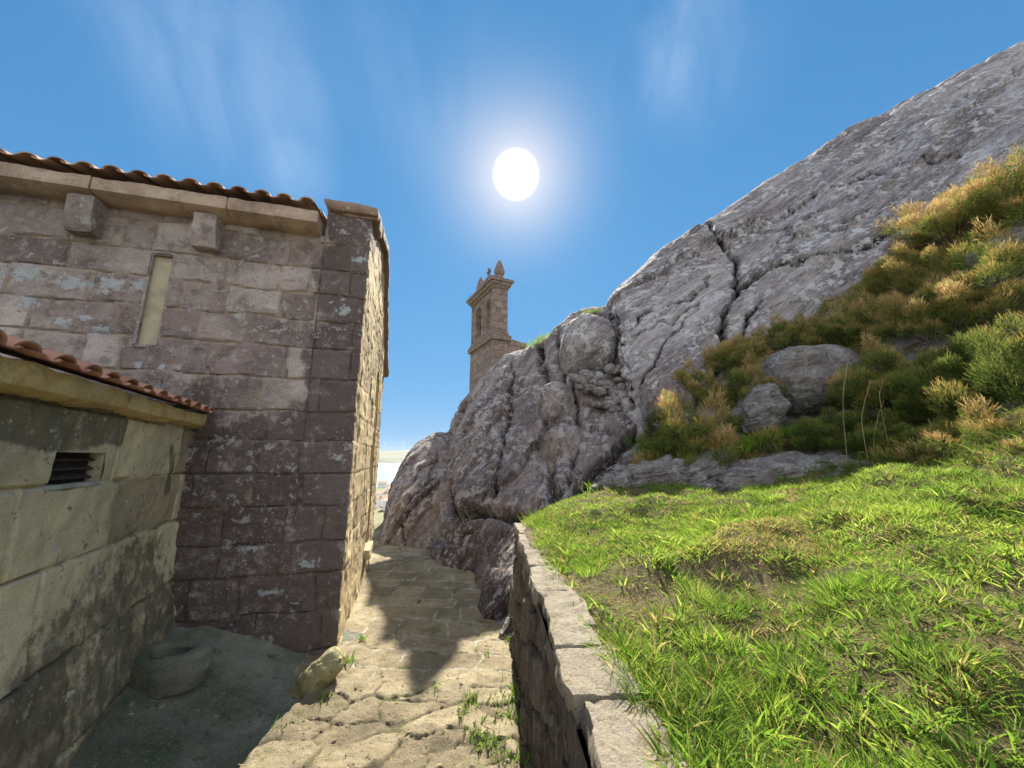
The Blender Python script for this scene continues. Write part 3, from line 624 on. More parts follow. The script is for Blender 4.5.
Kc = [([(559, 330), (559, 360), (566, 384), (590, 382), (612, 362)], .07, .22), ([(538, 345), (546, 385), (545, 430), (549, 480), (546, 500)], .07, .22), ([(512, 360), (508, 400), (500, 450), (490, 490)], .06, .16),
      ([(462, 410), (455, 450), (448, 490), (446, 530)], .07, .16), ([(640, 432), (610, 458), (575, 482), (550, 500), (525, 506), (490, 505), (455, 512), (440, 540)], .12, .28), ([(573, 380), (575, 430), (565, 470), (548, 490)], .07, .20),
      ([(576, 400), (600, 398), (620, 404), (636, 420)], .04, .09), ([(580, 425), (605, 428), (630, 440)], .04, .08),
      ([(548, 420), (562, 415), (576, 420)], .04, .1), ([(470, 560), (490, 530), (510, 512)], .05, .1), ([(450, 545), (470, 525), (480, 508)], .05, .08)]
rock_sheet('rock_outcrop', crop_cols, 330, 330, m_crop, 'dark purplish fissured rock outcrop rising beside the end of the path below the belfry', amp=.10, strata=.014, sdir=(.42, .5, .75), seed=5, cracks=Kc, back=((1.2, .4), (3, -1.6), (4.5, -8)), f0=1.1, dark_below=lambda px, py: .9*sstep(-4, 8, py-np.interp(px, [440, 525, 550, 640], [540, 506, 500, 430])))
far_cols = [
 [(379, 552, 7.9), (380, 535, 8.0), (384, 512, 8.2), (387, 495, 8.6), (391, 483, 9.2)],
 [(392, 550, 7.6), (394, 528, 7.7), (398, 500, 8.0), (402, 470, 8.5), (407, 453, 9.2)],
 [(412, 553, 7.3), (413, 528, 7.5), (415, 495, 7.9), (418, 462, 8.5), (422, 440, 9.3)],
 [(438, 560, 7.1), (436, 530, 7.4), (437, 495, 7.9), (438, 460, 8.6), (440, 433, 9.6)],
 [(465, 560, 7.2), (462, 530, 7.6), (462, 490, 8.2), (462, 455, 9.0), (462, 432, 9.9)]]
rock_sheet('path_side_rock', far_cols, 130, 150, m_crop, 'brownish sloping rock at the far bend of the path, its top against the sea', amp=.06, strata=.03, sdir=(.6, .2, .7), seed=9, cracks=[([(440, 455), (420, 470), (402, 500), (392, 520)], .05, .12), ([(436, 480), (420, 495), (405, 520)], .04, .08), ([(400, 520), (405, 545)], .04, .1)], back=((.6, .1), (1.6, -1.4), (2.5, -5)))

def boulder(name, px, py, Y, rw, rh, mat, label, rd=None, seed=0, amp=.12, rot=0, group=None, tone=0., cat='rock'):
    """rw, rh in metres"""
    c = at(px, py, Y); rd = rd or rw*.8; nu, nv = 110, 70
    th = np.linspace(0, 2*math.pi, nu, endpoint=False); ph = np.linspace(-math.pi/2, math.pi/2, nv+1)
    Ph, Th = np.meshgrid(ph, th, indexing='ij'); e = .78
    pw = lambda v: np.sign(v)*np.abs(v)**e
    D = st3(pw(np.cos(Ph))*pw(np.cos(Th)), pw(np.cos(Ph))*pw(np.sin(Th)), pw(np.sin(Ph)))
    P = D*np.array([rw, rd, rh]); ca, sa = math.cos(rot), math.sin(rot); P = np.stack([P[..., 0]*ca-P[..., 2]*sa, P[..., 1], P[..., 0]*sa+P[..., 2]*ca], -1)
    s = min(rw, rh); k = 1+amp*1.1*fbm(P/s*.8+seed*7.7, 2, seed)+amp*.2*ridged(P/s*2.+seed, 3, seed+1)+amp*.1*fbm(P/s*5, 3, seed); P = P*k[..., None]
    q = fbm(P/s*1.1+seed*3, 2, seed+3)*3; P *= (1+amp*.25*(np.floor(q)+sstep(0, .2, q-np.floor(q))))[..., None]
    fv, fe, _i = facets(P/s+seed*5.1, .75, seed+60); fv2, fe2, _i = facets(P/s*np.array([1, 1, 2.])+seed*3.1, .32, seed+61); P *= (1+amp*1.0*fv+amp*.7*fv2-.012*(1-sstep(0, .05, fe))-.005*(1-sstep(0, .03, fe2)))[..., None]
    o = mesh(name, (P+c).reshape(-1, 3), sphere_faces(nu, nv), mat, None, {'tone': tone+fbm(P*3, 2, seed+4).ravel()*.5}, loc=c); return tag(o, label, cat, group)
boulder('boulder', 587, 350, 8.5, .64, .80, m_dome, 'smooth rounded grey boulder perched on the skyline left of the granite dome', rd=.8, seed=1, amp=.06, rot=-.2, tone=-.3)
boulder('boulder', 557, 405, 7.75, .36, .45, m_crop, 'pale oblong boulder wedged below the rounded skyline boulder', rd=.35, seed=2, amp=.09, tone=.5)
boulder('boulder', 561, 455, 7.05, .38, .56, m_crop, 'tall pale purplish boulder standing on the dark ledge of the outcrop', rd=.4, seed=3, amp=.10, tone=.4)
boulder('boulder', 808, 380, 5.5, .72, .50, m_boulder, 'large domed lichen covered boulder among the gorse bushes', rd=.6, seed=4, amp=.10, rot=.12)
boulder('boulder', 757, 412, 5.35, .24, .42, m_boulder, 'narrow upright grey rock under the left side of the domed boulder', rd=.4, seed=5, amp=.16, rot=-.5)
boulder('boulder', 668, 410, 6.1, .42, .52, m_crop, 'reddish brown rock at the foot of the dome beside the leftmost gorse', rd=.4, seed=6, amp=.16, tone=.2)
boulder('rock_ledge', 775, 482, 4.5, .95, .27, m_boulder, 'long low grey rock ledge with a grassy top behind the lawn', rd=.5, seed=7, amp=.16, rot=.2)
boulder('rock_ledge', 880, 478, 4.1, .7, .2, m_boulder, 'dark low rock ledge half hidden under shrubs right of the grassy ledge', rd=.4, seed=8, amp=.16)
boulder('rock_ledge', 640, 480, 5.0, .55, .2, m_boulder, 'small pale rock shelf left of the grassy ledge beyond the lawn', rd=.45, seed=9, amp=.18, rot=.3)
boulder('rock_ledge', 690, 474, 5.0, .62, .17, m_boulder, 'bare tilted rock slab between the lawn and the leftmost gorse', rd=.4, seed=12, amp=.16, rot=.45)
boulder('kerb_stone', 317, 679, 3.13, .21, .10, m_moss, 'mossy elongated kerb stone at the foot of the chapel corner', rd=.13, seed=10, amp=.12, rot=.75, cat='stone')
for k in range(30):
    px, py = 578+random.random()*58, 368+random.random()*42
    boulder('rubble_stone', px, py, 7.75-(py-365)*.012, random.uniform(.07, .14), random.uniform(.05, .10), m_boulder, 'pale angular rubble stone packed in the cleft between outcrop and dome', rd=.11, seed=100+k, amp=.13, rot=random.uniform(-.4, .6), group='rubble stones in the cleft', tone=random.uniform(-.2, .6), cat='stone')

# trough stone
tr_c = at(170, 664, 1.); tr_c = tr_c*(-1.36/tr_c[2]); tr_c[2] = -1.37
prof = [(.0, -.14), (.30, -.14), (.33, .0), (.31, .10), (.28, .14), (.20, .145), (.17, .11), (.14, -.02), (0, -.05)]
nu = 48; Vt = []
for r_, z_ in [(prof[min(int(i), 7)][0]*(1-(i % 1))+prof[min(int(i), 7)+1][0]*(i % 1), prof[min(int(i), 7)][1]*(1-(i % 1))+prof[min(int(i), 7)+1][1]*(i % 1)) for i in np.linspace(0, 7.99, 40)]:
    for k in range(nu): t = 2*math.pi*k/nu; Vt.append((r_*math.cos(t)*1.05, r_*math.sin(t)*.8, z_))
Vt = np.array(Vt)*.74; Vt += (fbm(Vt*9, 3, 3)*.014)[:, None]*np.array([1, 1, .6]); Ft = [(j*nu+i, j*nu+(i+1) % nu, (j+1)*nu+(i+1) % nu, (j+1)*nu+i) for j in range(39) for i in range(nu)]
tag(mesh('stone_basin', Vt+tr_c, np.array(Ft), m_court, None, {'tone': Vt[:, 0]*0}, loc=tr_c), 'worn round stone basin with a hollow top against the shaded chapel wall', 'basin')

# ================================================================== BELFRY
def tower_mat():
    g = G('belfry_ashlar'); sx = g.n('ShaderNodeSeparateXYZ', Vector=g.co)
    cv = g.n('ShaderNodeCombineXYZ', X=g.math('ADD', sx.outputs[0], sx.outputs[1]), Y=sx.outputs[2]).outputs[0]
    br = g.n('ShaderNodeTexBrick', Vector=cv, Color1=(.27, .21, .18), Color2=(.20, .155, .135), Mortar=(.11, .08, .065), Scale=1., Mortar_Size=.012, Brick_Width=.55, Row_Height=.3)
    c = g.mix(g.ramp(g.noise(6, 6, .7), .45, .65), br.outputs['Color'], (.13, .095, .08)); g.color(c)
    g.bump(g.math('ADD', g.math('MULTIPLY', br.outputs['Fac'], -.8), g.noise(18, 5, .7)), .7, .03); return g.m
m_tower = tower_mat()
tD = 14.2; tP = np.array([at(493, 400, tD)[0], tD]); uL = np.array([-.46, .888]); uW = np.array([.888, .46])
def tw(a, b, z): p = tP+uL*a+uW*b; return np.array([p[0], p[1], z])
tower = thing('belfry', tuple(tw(1.2, .3, -1.5)), 'slender stone bell gable with two arched openings, pinnacles and cross behind the outcrop', 'belfry')
LT, WT = 2.4, .58
def tbox(name, a0, a1, b0, b1, z0, z1, amp=.008, mat=None, rnd=.015, seed=0, res=.09):
    V_, F_ = rough_box(tw((a0+a1)/2, (b0+b1)/2, (z0+z1)/2), v3(uL)*(a1-a0)/2, v3(uW)*(b1-b0)/2, (0, 0, (z1-z0)/2), res=res, amp=amp, rnd=rnd, seed=seed); return mesh(name, V_, F_, mat or m_tower, tower)
tbox('lower_body', -.05, LT+.05, -.05, WT+.05, -2.6, 4.62)
tbox('string_course', -.16, LT+.16, -.16, WT+.16, 4.62, 4.86, .012, rnd=.05, res=.05)
tbox('string_course', -.09, LT+.09, -.09, WT+.09, 4.86, 5.0, .01, rnd=.04, res=.05)
# belfry stage with two arched openings (front and back faces plus reveals)
ops = [(.32, .86), (1.3, 1.92)]; z0, z1 = 5.0, 6.85
def arch(a0, a1, zb, zt, n=10):
    c = (a0+a1)/2; r_ = (a1-a0)/2; return [(a0, zb)]+[(c-r_*math.cos(t), zt-r_+r_*math.sin(t)) for t in np.linspace(0, math.pi, n)]+[(a1, zb)]
mb = MB()
cutx = [0, ops[0][0], ops[0][1], ops[1][0], ops[1][1], LT]
def slab(a0, a1, za, zb):
    mb.box(tw((a0+a1)/2, WT/2, (za+zb)/2), v3(uL)*(a1-a0)/2, v3(uW)*WT/2, (0, 0, (zb-za)/2))
slab(0, ops[0][0], z0, z1); slab(ops[0][1], ops[1][0], z0, z1); slab(ops[1][1], LT, z0, z1)
for (a0, a1) in ops:
    slab(a0, a1, z0, 5.18); pr_ = arch(a0, a1, 5.18, 6.55)[1:-1]; n = len(pr_)
    Vq = [tw(a, 0, z) for a, z in pr_]+[tw(a, 0, z1) for a, z in pr_]+[tw(a, WT, z) for a, z in pr_]+[tw(a, WT, z1) for a, z in pr_]
    Fq = []
    for i in range(n-1): Fq += [(i, i+1, n+i+1, n+i), (2*n+i, 3*n+i, 3*n+i+1, 2*n+i+1), (i, 2*n+i, 2*n+i+1, i+1)]
    mb.add(Vq, Fq)
mb.build('bell_stage', m_tower, tower)
# pilaster strips proud of the stage
for a0, a1 in ((-.03, .14), (LT-.14, LT+.03), (1.0, 1.16)): tbox('pilaster', a0, a1, -.035, WT+.035, 5.0, 6.85, .004)
tbox('cornice', -.08, LT+.08, -.08, WT+.08, 6.85, 6.98, .01, rnd=.03, res=.05); tbox('cornice', -.17, LT+.17, -.17, WT+.17, 6.98, 7.11, .01, rnd=.04, res=.05)
tbox('cornice', -.24, LT+.24, -.24, WT+.24, 7.11, 7.24, .012, rnd=.03, res=.05)
# low pediment
mb = MB(); pp = [(-.1, 7.24), (LT+.1, 7.24), (LT-.3, 7.42), (LT/2, 7.7), (.3, 7.42)]
prism(mb, [tw(a, .05, z) for a, z in pp], [tw(a, WT-.05, z) for a, z in pp]); mb.build('pediment', m_tower, tower)
def pinnacle(a, zb, h, r_, nm='pinnacle'):
    mb = MB(); pr_ = [(1.0, 0), (1.0, .12), (.72, .16), (.7, .26), (.95, .34), (1.02, .46), (.9, .58), (.72, .72), (.5, .85), (.3, .94), (.12, 1.0)]; seg = 12
    V = [tw(a, WT/2, zb)+np.array([math.cos(2*math.pi*k/seg)*r_*q, math.sin(2*math.pi*k/seg)*r_*q, t*h]) for q, t in pr_ for k in range(seg)]
    Fq = [(j*seg+k, j*seg+(k+1) % seg, (j+1)*seg+(k+1) % seg, (j+1)*seg+k) for j in range(len(pr_)-1) for k in range(seg)]+[tuple((len(pr_)-1)*seg+k for k in range(seg))]
    mb.add(V, Fq); return mb.build(nm, m_tower, tower, smooth=True)
pinnacle(.12, 7.24, .95, .22); pinnacle(LT-.25, 7.3, 1.05, .2)
mb = MB(); mb.box(tw(LT/2, WT/2, 7.77), v3(uL)*.12, v3(uW)*.12, (0, 0, .09)); mb.box(tw(LT/2, WT/2, 8.1), v3(uL)*.045, v3(uW)*.045, (0, 0, .23)); mb.box(tw(LT/2, WT/2, 8.17), v3(uL)*.17, v3(uW)*.04, (0, 0, .04)); mb.build('cross', m_tower, tower)
V_, F_ = rough_box(tw(.35, WT+.5, 3.1), v3(uL)*.3, v3(uW)*.5, (0, 0, 1.72), res=.09, amp=.02, rnd=.05)
V_[:, 2] -= np.where(V_[:, 2] > 4.2, ((V_[:, :2]-tP)@uW-WT)*.12, 0); mesh('side_wall', V_, F_, m_tower, tower)
mb = MB(); seg = 14; bc = tw(1.61, WT/2, 5.75)
pr_ = [(.0, .34), (.08, .33), (.13, .25), (.15, .1), (.2, -.03), (.23, -.08), (.2, -.08)]
mb.add([bc+np.array([math.cos(2*math.pi*k/seg)*q, math.sin(2*math.pi*k/seg)*q, t]) for q, t in pr_ for k in range(seg)], [(j*seg+k, j*seg+(k+1) % seg, (j+1)*seg+(k+1) % seg, (j+1)*seg+k) for j in range(len(pr_)-1) for k in range(seg)])
mb.tube([bc+np.array([0, 0, .3]), bc+np.array([0, 0, .52])], .03); mb.tube([tw(1.3, WT/2, 6.25), tw(1.92, WT/2, 6.25)], .035); mb.build('bell', m_bronze, tower, smooth=True)

# ================================================================== VEGETATION
def blades(base, direc, length, width, curve, tone, rng, seg=2, nrm=None):
    """numpy ribbons. base (n,3), direc (n,3) unit initial direction, curve: bend vector (n,3)"""
    n = len(base); side = np.cross(direc, rng.normal(size=(n, 3))); side /= np.linalg.norm(side, axis=1, keepdims=True)+1e-9
    V = np.zeros((n, 2*seg+1, 3)); 
    for k in range(seg+1):
        t = k/seg; c = base+direc*(length*t)[:, None]+curve*(length*t*t)[:, None]
        w = (width*(1-t**1.5)*(.75 if k == 0 else 1))[:, None]*side
        if k < seg: V[:, 2*k] = c-w; V[:, 2*k+1] = c+w
        else: V[:, 2*k] = c
    o = np.arange(n)[:, None]*(2*seg+1); T = []
    for k in range(seg):
        if k < seg-1: T += [o+np.array([2*k, 2*k+1, 2*k+3]), o+np.array([2*k, 2*k+3, 2*k+2])]
        else: T += [o+np.array([2*k, 2*k+1, 2*k+2])]
    return V.reshape(-1, 3), np.concatenate(T), np.repeat(tone, 2*seg+1)
rng = np.random.default_rng(5)
def scatter(n, r0, r1, a0, a1):
    r = r0*(r1/r0)**rng.random(n); a = np.radians(rng.uniform(a0, a1, n)); return r*np.sin(a), r*np.cos(a)
def okgrass(x, y):
    z = Hb(x, y); lim = wx(y)+.19-.015*y+.03*fbm(st3(x*5, y*5, 0*x), 2, 3)
    edge = 4.55+.0*x-.10*np.maximum(0, x-2.4)**1.6+.15*fbm(st3(x*1.2, y*1.2, 0*x), 2, 9)
    return (x > lim) & (y < edge) & (y > -.6) & (x < 5.2) & (z < .62)
def grass_batch(nt, per, lmin, lmax, wmin, wmax, r0=.55, r1=6.8, spread=.03, lean=.5, seed=0, dead=.1, a0=-4, a1=118, lift=0., gate=None, bright=0.):
    x, y = scatter(nt, r0, r1, a0, a1); m = okgrass(x, y)
    if gate is not None: m &= gate(x, y)
    x, y = x[m], y[m]; n = len(x); k = rng.integers(max(1, per//2), int(per*1.5)+1, n)
    P2 = st3(x, y, 0*x); dry = fbm(P2*1.3, 3, 61+seed*0); tb = np.clip(.5+.22*fbm(P2*2.7, 2, 71)+rng.normal(0, .2, n), .2, .98)+bright; dry = np.where(x > 1.1, dry, -1); isd = (dry > .40) | (rng.random(n) < dead)
    ln = rng.uniform(lmin, lmax, n)*(1+.35*fbm(P2*1.1, 2, 81))*np.where(dry > .40, .6, 1)
    X = np.repeat(x, k); Yy = np.repeat(y, k); N = len(X); a = rng.uniform(0, 2*np.pi, N); q = rng.random(N)**.5
    X = X+np.cos(a)*q*spread; Yy = Yy+np.sin(a)*q*spread; Zz = Hbank(X, Yy)-.008+lift
    d = st3(np.cos(a)*q*lean, np.sin(a)*q*lean, 1+0*a)+rng.normal(0, .14, (N, 3)); d /= np.linalg.norm(d, axis=1, keepdims=True)
    cv = st3(np.cos(a)*.45, np.sin(a)*.45, -.35+0*a)*rng.uniform(.2, 1.1, N)[:, None]
    L = np.repeat(ln, k)*rng.uniform(.55, 1.1, N); W = rng.uniform(wmin, wmax, N)
    tone = np.where(np.repeat(isd, k) & (rng.random(N) < .75), rng.uniform(0, .2, N), np.clip(np.repeat(tb, k)+rng.normal(0, .15, N), .2, 1))
    return blades(st3(X, Yy, Zz), d, L, W, cv, tone, rng, seg=3)
def join(parts):
    V = []; Fs = []; T = []; o = 0
    for v, f, t in parts: V.append(v); Fs.append(f+o); T.append(t); o += len(v)
    return np.concatenate(V), np.concatenate(Fs), np.concatenate(T)
gt = lambda k, th: (lambda x, y: fbm(st3(x*2.1, y*2.1, 0*x), 3, k) > th)
V, Fs, T = join([grass_batch(30000, 11, .018, .048, .0012, .0028, spread=.06, lean=1.7, dead=.55, bright=-.1), grass_batch(24000, 8, .04, .09, .0018, .0038, r0=2.4, r1=6.8, a0=-2, a1=90, spread=.05, lean=.9, dead=.24),
                 grass_batch(5200, 12, .05, .12, .0018, .0038, spread=.03, lean=.8, dead=.2, gate=gt(31, -.12), bright=.05),
                 grass_batch(700, 9, .06, .13, .004, .007, spread=.03, lean=.9, dead=.03, r0=.7, gate=gt(33, 0.), bright=.15), grass_batch(7000, 14, .03, .07, .0008, .0018, spread=.05, lean=1.2, dead=.35, r0=.6, gate=gt(37, -.05)), grass_batch(16000, 7, .10, .2, .0016, .0034, r0=3., r1=6.8, spread=.05, lean=.7, dead=.35, gate=lambda x, y: (y > 3.75-.05*np.maximum(0, x-2.4)**1.6) & (fbm(st3(x*1.4, y*1.4, 0*x), 3, 55) > 0)), grass_batch(260, 200, .06, .12, .0009, .0017, spread=.07, lean=.6, dead=0.02, r0=.6),
                 grass_batch(6000, 7, .012, .03, .004, .007, spread=.05, lean=2.2, dead=.05, r0=.7, bright=.05), grass_batch(900, 12, .04, .07, .004, .008, spread=.04, lean=1.6, dead=.05, r0=.7, gate=gt(35, .1), bright=-.05)])
gr = mesh('grass', V, Fs, m_grass, None, {'tone': T}, smooth=True, sharp=0); tag(gr, 'sunlit green grass with dry patches covering the bank above the wall', 'grass', kind='stuff')
# grass and moss on the rock ledges
parts = []
for (px0, py0, Y0, px1, py1, Y1, w_, n_) in ((672, 482, 4.75, 770, 436, 4.85, .12, 900), (770, 436, 4.85, 830, 430, 4.8, .12, 300), (595, 497, 4.9, 660, 470, 5.2, .2, 500), (530, 347, 9.7, 548, 336, 9.6, .18, 160), (585, 314, 9.2, 612, 312, 9.4, .15, 160), (640, 440, 5.9, 665, 470, 5.4, .2, 300)):
    a, b = at(px0, py0, Y0), at(px1, py1, Y1); t = rng.random(n_)[:, None]; P = a+(b-a)*t+rng.normal(0, w_*.5, (n_, 3))*np.array([1, 1, .25]); P = np.repeat(P, 5, 0)+rng.normal(0, .02, (n_*5, 3)); N = len(P)
    d = rng.normal(0, .5, (N, 3)); d[:, 2] = 1; d /= np.linalg.norm(d, axis=1, keepdims=True)
    parts.append(blades(P, d, rng.uniform(.05, .12, N), rng.uniform(.002, .005, N), rng.normal(0, .3, (N, 3)), np.clip(rng.normal(.62, .18, N), .1, 1), rng))
V, Fs, T = join(parts); tag(mesh('ledge_grass', V, Fs, m_grass, None, {'tone': T}), 'tufts of bright grass on the rock ledges and skyline clefts', 'grass', kind='stuff')
# dry stalks
P0 = []; mb = MB()
for (a, b, c) in (((857, 465, 3.3), (930, 520, 2.6), (1010, 600, 1.9)), ((870, 500, 3.), (940, 540, 2.4), (1000, 585, 2.)), ((880, 478, 3.4), (915, 462, 3.3), (960, 445, 3.2)), ((900, 520, 2.6), (950, 500, 2.6), (1005, 520, 2.4)),
                  ((846, 455, 3.9), (843, 400, 3.95), (850, 350, 4.)), ((868, 460, 3.8), (862, 420, 3.8), (870, 380, 3.85)), ((872, 455, 3.8), (876, 425, 3.8), (884, 400, 3.8)), ((888, 440, 3.7), (880, 400, 3.7), (884, 380, 3.7)), ((790, 480, 3.9), (780, 455, 3.95), (772, 440, 4.))):
    P3 = np.array([at(*a), at(*b), at(*c)]); P3[0, 2] = min(P3[0, 2], Hb(P3[0, 0], P3[0, 1])+.04); C = catmull(P3, 12, 0); C += rng.normal(0, .002, C.shape); mb.tube(C, np.linspace(.003, .0012, 12), 5, random.random())
tag(mb.build('dry_stalks', m_straw, smooth=True), 'long pale dry stalks lying over the grass and standing by the shrubs', 'stalks', kind='stuff')
# weeds on the path
parts = []
for (px, py, n_, sp) in ((478, 735, 60, .05), (470, 700, 30, .03), (512, 722, 70, .06), (505, 700, 50, .04), (345, 662, 60, .035), (362, 640, 24, .02), (490, 745, 40, .04), (462, 712, 26, .04), (510, 690, 40, .04), (435, 690, 14, .06), (322, 700, 14, .03), (285, 725, 12, .05), (515, 760, 40, .05), (508, 640, 20, .03), (488, 655, 10, .03)):
    u = at(px, py, 1.); c = u*(-1.61/u[2]); P = c+rng.normal(0, sp, (n_, 3))*np.array([1, 1, 0]); d = rng.normal(0, .8, (n_, 3)); d[:, 2] = 1; d /= np.linalg.norm(d, axis=1, keepdims=True)
    parts.append(blades(P, d, rng.uniform(.025, .065, n_), rng.uniform(.003, .008, n_), rng.normal(0, .4, (n_, 3)), rng.random(n_), rng, seg=3))
n_ = 700; yy = rng.uniform(.6, 3.9, n_); P = st3(wx(yy)-.10+rng.normal(0, .02, n_), yy, -1.70+0*yy); d = rng.normal(0, .7, (n_, 3)); d[:, 2] = 1; d /= np.linalg.norm(d, axis=1, keepdims=True)
parts.append(blades(P, d, rng.uniform(.03, .12, n_), rng.uniform(.003, .008, n_), rng.normal(0, .4, (n_, 3)), rng.random(n_)*.6, rng, seg=3))
V, Fs, T = join(parts); tag(mesh('path_weeds', V, Fs, m_leaf, None, {'tone': T}), 'small green weeds in the joints and along the edges of the path', 'weeds', kind='stuff')

# dead leaves, twigs and grit on the yard and the path
n_ = 2600; x = rng.uniform(-3.2, .1, n_); y = rng.uniform(.4, 6.5, n_); onp = x > -1.45; zz = np.where(onp, -1.605, -1.70+.36*sstep(1.7, 3.0, -x+.25*np.maximum(0, y-1.5)))+.012; ok = (x > -3.0+.0*y) & ((y < 3.4) | (x > -1.4-.27*(y-3.5)+.05)); x, y, zz = x[ok], y[ok], zz[ok]; n_ = len(x)
d = rng.normal(0, 1, (n_, 3)); d[:, 2] *= .12; d /= np.linalg.norm(d, axis=1, keepdims=True)
V, Fs, T = blades(st3(x, y, zz), d, rng.uniform(.008, .035, n_), rng.uniform(.002, .007, n_), rng.normal(0, .2, (n_, 3))*np.array([1, 1, .2]), rng.random(n_), rng)
tag(mesh('leaf_litter', V, Fs, m_straw, None, {'tone': T*.8}, sharp=0), 'scattered dead leaves and twigs on the yard and the path', 'litter', kind='stuff')
# gorse
def gorse_mesh(seed, brown, nb=40, dens=820, shoot=.085):
    """unit bush ~1 m radius, base at z=0; clustered rounded cushions of spiny shoots. returns arrays + branch MB"""
    rg = np.random.default_rng(seed); cs = []; mb = MB()
    for k in range(nb):
        a = k*2.4+rg.uniform(-.4, .4); e = (k+.5)/nb; e = math.asin(min(1, e*1.05-.05)); rr_ = rg.uniform(.68, 1.)
        cs.append((np.array([math.cos(a)*math.cos(e)*rr_, math.sin(a)*math.cos(e)*rr_, math.sin(e)*.85*rr_]), rg.uniform(.10, .25)))
    parts = []
    for c, r_ in cs:
        n = int(dens*(r_/.25)**2); D = rg.normal(size=(n, 3)); D[:, 2] = D[:, 2]*.8+.35; D /= np.linalg.norm(D, axis=1, keepdims=True)
        rad = r_*(rg.uniform(.35, 1., n)**.45)*(1+.25*vnoise(D*2.3+c*5, seed)); ax_ = c/np.linalg.norm(c)+rg.normal(0, .35, 3); P = c+D*rad[:, None]; P = P+ax_*(((P-c)@ax_)*rg.uniform(.1, .9))[:, None]
        dirn = D+np.array([0, 0, .45])+rg.normal(0, .35, (n, 3)); dirn /= np.linalg.norm(dirn, axis=1, keepdims=True)
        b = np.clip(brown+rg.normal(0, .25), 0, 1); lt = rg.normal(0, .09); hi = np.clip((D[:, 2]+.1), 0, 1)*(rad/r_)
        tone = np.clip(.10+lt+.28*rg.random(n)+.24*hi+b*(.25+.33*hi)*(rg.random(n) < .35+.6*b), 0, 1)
        L = rg.uniform(.5, 1.5, n)*shoot
        parts.append(blades(P-dirn*L[:, None]*.4, dirn, L, rg.uniform(.0035, .007, n), rg.normal(0, .15, (n, 3)), tone, rg))
        # side spines
        m = 3*n; PB = np.repeat(P, 3, 0)+np.repeat(dirn, 3, 0)*(rg.uniform(-.3, .5, m)*shoot)[:, None]; d2 = np.repeat(dirn, 3, 0)*.6+rg.normal(0, .7, (m, 3)); d2 /= np.linalg.norm(d2, axis=1, keepdims=True)
        parts.append(blades(PB, d2, rg.uniform(.25, .5, m)*shoot, rg.uniform(.0018, .0035, m), np.zeros((m, 3)), np.clip(np.repeat(tone, 3)+rg.normal(0, .08, m), 0, 1), rg, seg=1))
        mid = c*.5+rg.normal(0, .07, 3); mb.tube([np.array([rg.normal(0, .06), rg.normal(0, .06), -.35]), mid, c+D[0]*r_*.3], [.028, .016, .006], 6)
    V, Fs, T = join(parts); return V, Fs, T, mb
protos = []
for s_, br in ((1, .0), (2, .45), (3, .9), (4, 1.1), (5, .6)):
    protos.append(gorse_mesh(s_, br))
pm = []
for (V, Fs, T, mb) in protos:
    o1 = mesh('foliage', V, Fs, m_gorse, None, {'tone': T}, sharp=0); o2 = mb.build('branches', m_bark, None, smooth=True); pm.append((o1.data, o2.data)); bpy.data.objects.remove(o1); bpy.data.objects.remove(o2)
BUSH = [
 (700, 428, 5.35, .92, .72, 4, 'dense olive gorse bush leftmost of all, at the foot of the dome'),
 (752, 378, 5.7, .62, .55, 1, 'dark green gorse between the leftmost bush and the domed boulder'),
 (690, 378, 6.2, .55, .45, 2, 'small brownish gorse cushion against the dome above the leftmost bush'),
 (735, 348, 6.4, .62, .42, 2, 'rusty gorse cushions in front of the short vertical crack of the dome'),
 (785, 328, 6.3, .62, .42, 2, 'rusty brown gorse with flat top above the domed boulder, on its left'),
 (832, 330, 5.9, .55, .42, 0, 'green gorse directly behind the top of the domed boulder'),
 (872, 312, 5.4, .6, .52, 2, 'brownish tipped gorse up the slope behind the right end of the domed boulder'),
 (905, 265, 5.4, .66, .5, 2, 'gorse with brown tips low on the right edge of the dome'),
 (948, 208, 5.2, .7, .55, 3, 'brown gorse highest but one, where the bushes meet the dome'),
 (1005, 180, 4.9, .8, .62, 2, 'highest brown gorse bush at the upper right edge'),
 (1000, 262, 4.4, .85, .62, 1, 'large green and gold gorse just below the highest bush at the right edge'),
 (938, 300, 4.65, .78, .55, 2, 'spreading green and gold gorse in the middle of the right thicket'),
 (888, 365, 4.4, .6, .52, 1, 'mid green gorse immediately right of the domed boulder'),
 (960, 372, 3.85, .7, .58, 0, 'bright green gorse in the lower middle of the right thicket'),
 (1022, 345, 3.5, .8, .66, 0, 'big bright green gorse at the right edge, second bush above the lawn'),
 (835, 422, 4.6, .62, .34, 0, 'low spreading green shrub in front of the domed boulder'),
 (885, 432, 4.0, .5, .32, 0, 'low dark green shrub behind the tall dry stalks'),
 (1000, 430, 3.1, .6, .4, 2, 'straw tinged shrub overhanging the lawn at the right edge'),
 (940, 437, 3.5, .5, .32, 0, 'small green shrub on the lawn edge below the bright green gorse')]
for i, (px, py, Y_, rw, rh, pi_, lab) in enumerate(BUSH):
    c = at(px, py, Y_); base = c-np.array([0, 0, rh*.9])
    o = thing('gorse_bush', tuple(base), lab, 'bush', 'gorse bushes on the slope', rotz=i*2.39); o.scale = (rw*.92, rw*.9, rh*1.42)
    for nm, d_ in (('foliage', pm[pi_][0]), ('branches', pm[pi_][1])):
        q = bpy.data.objects.new(nm, d_); COL.objects.link(q); q.parent = o

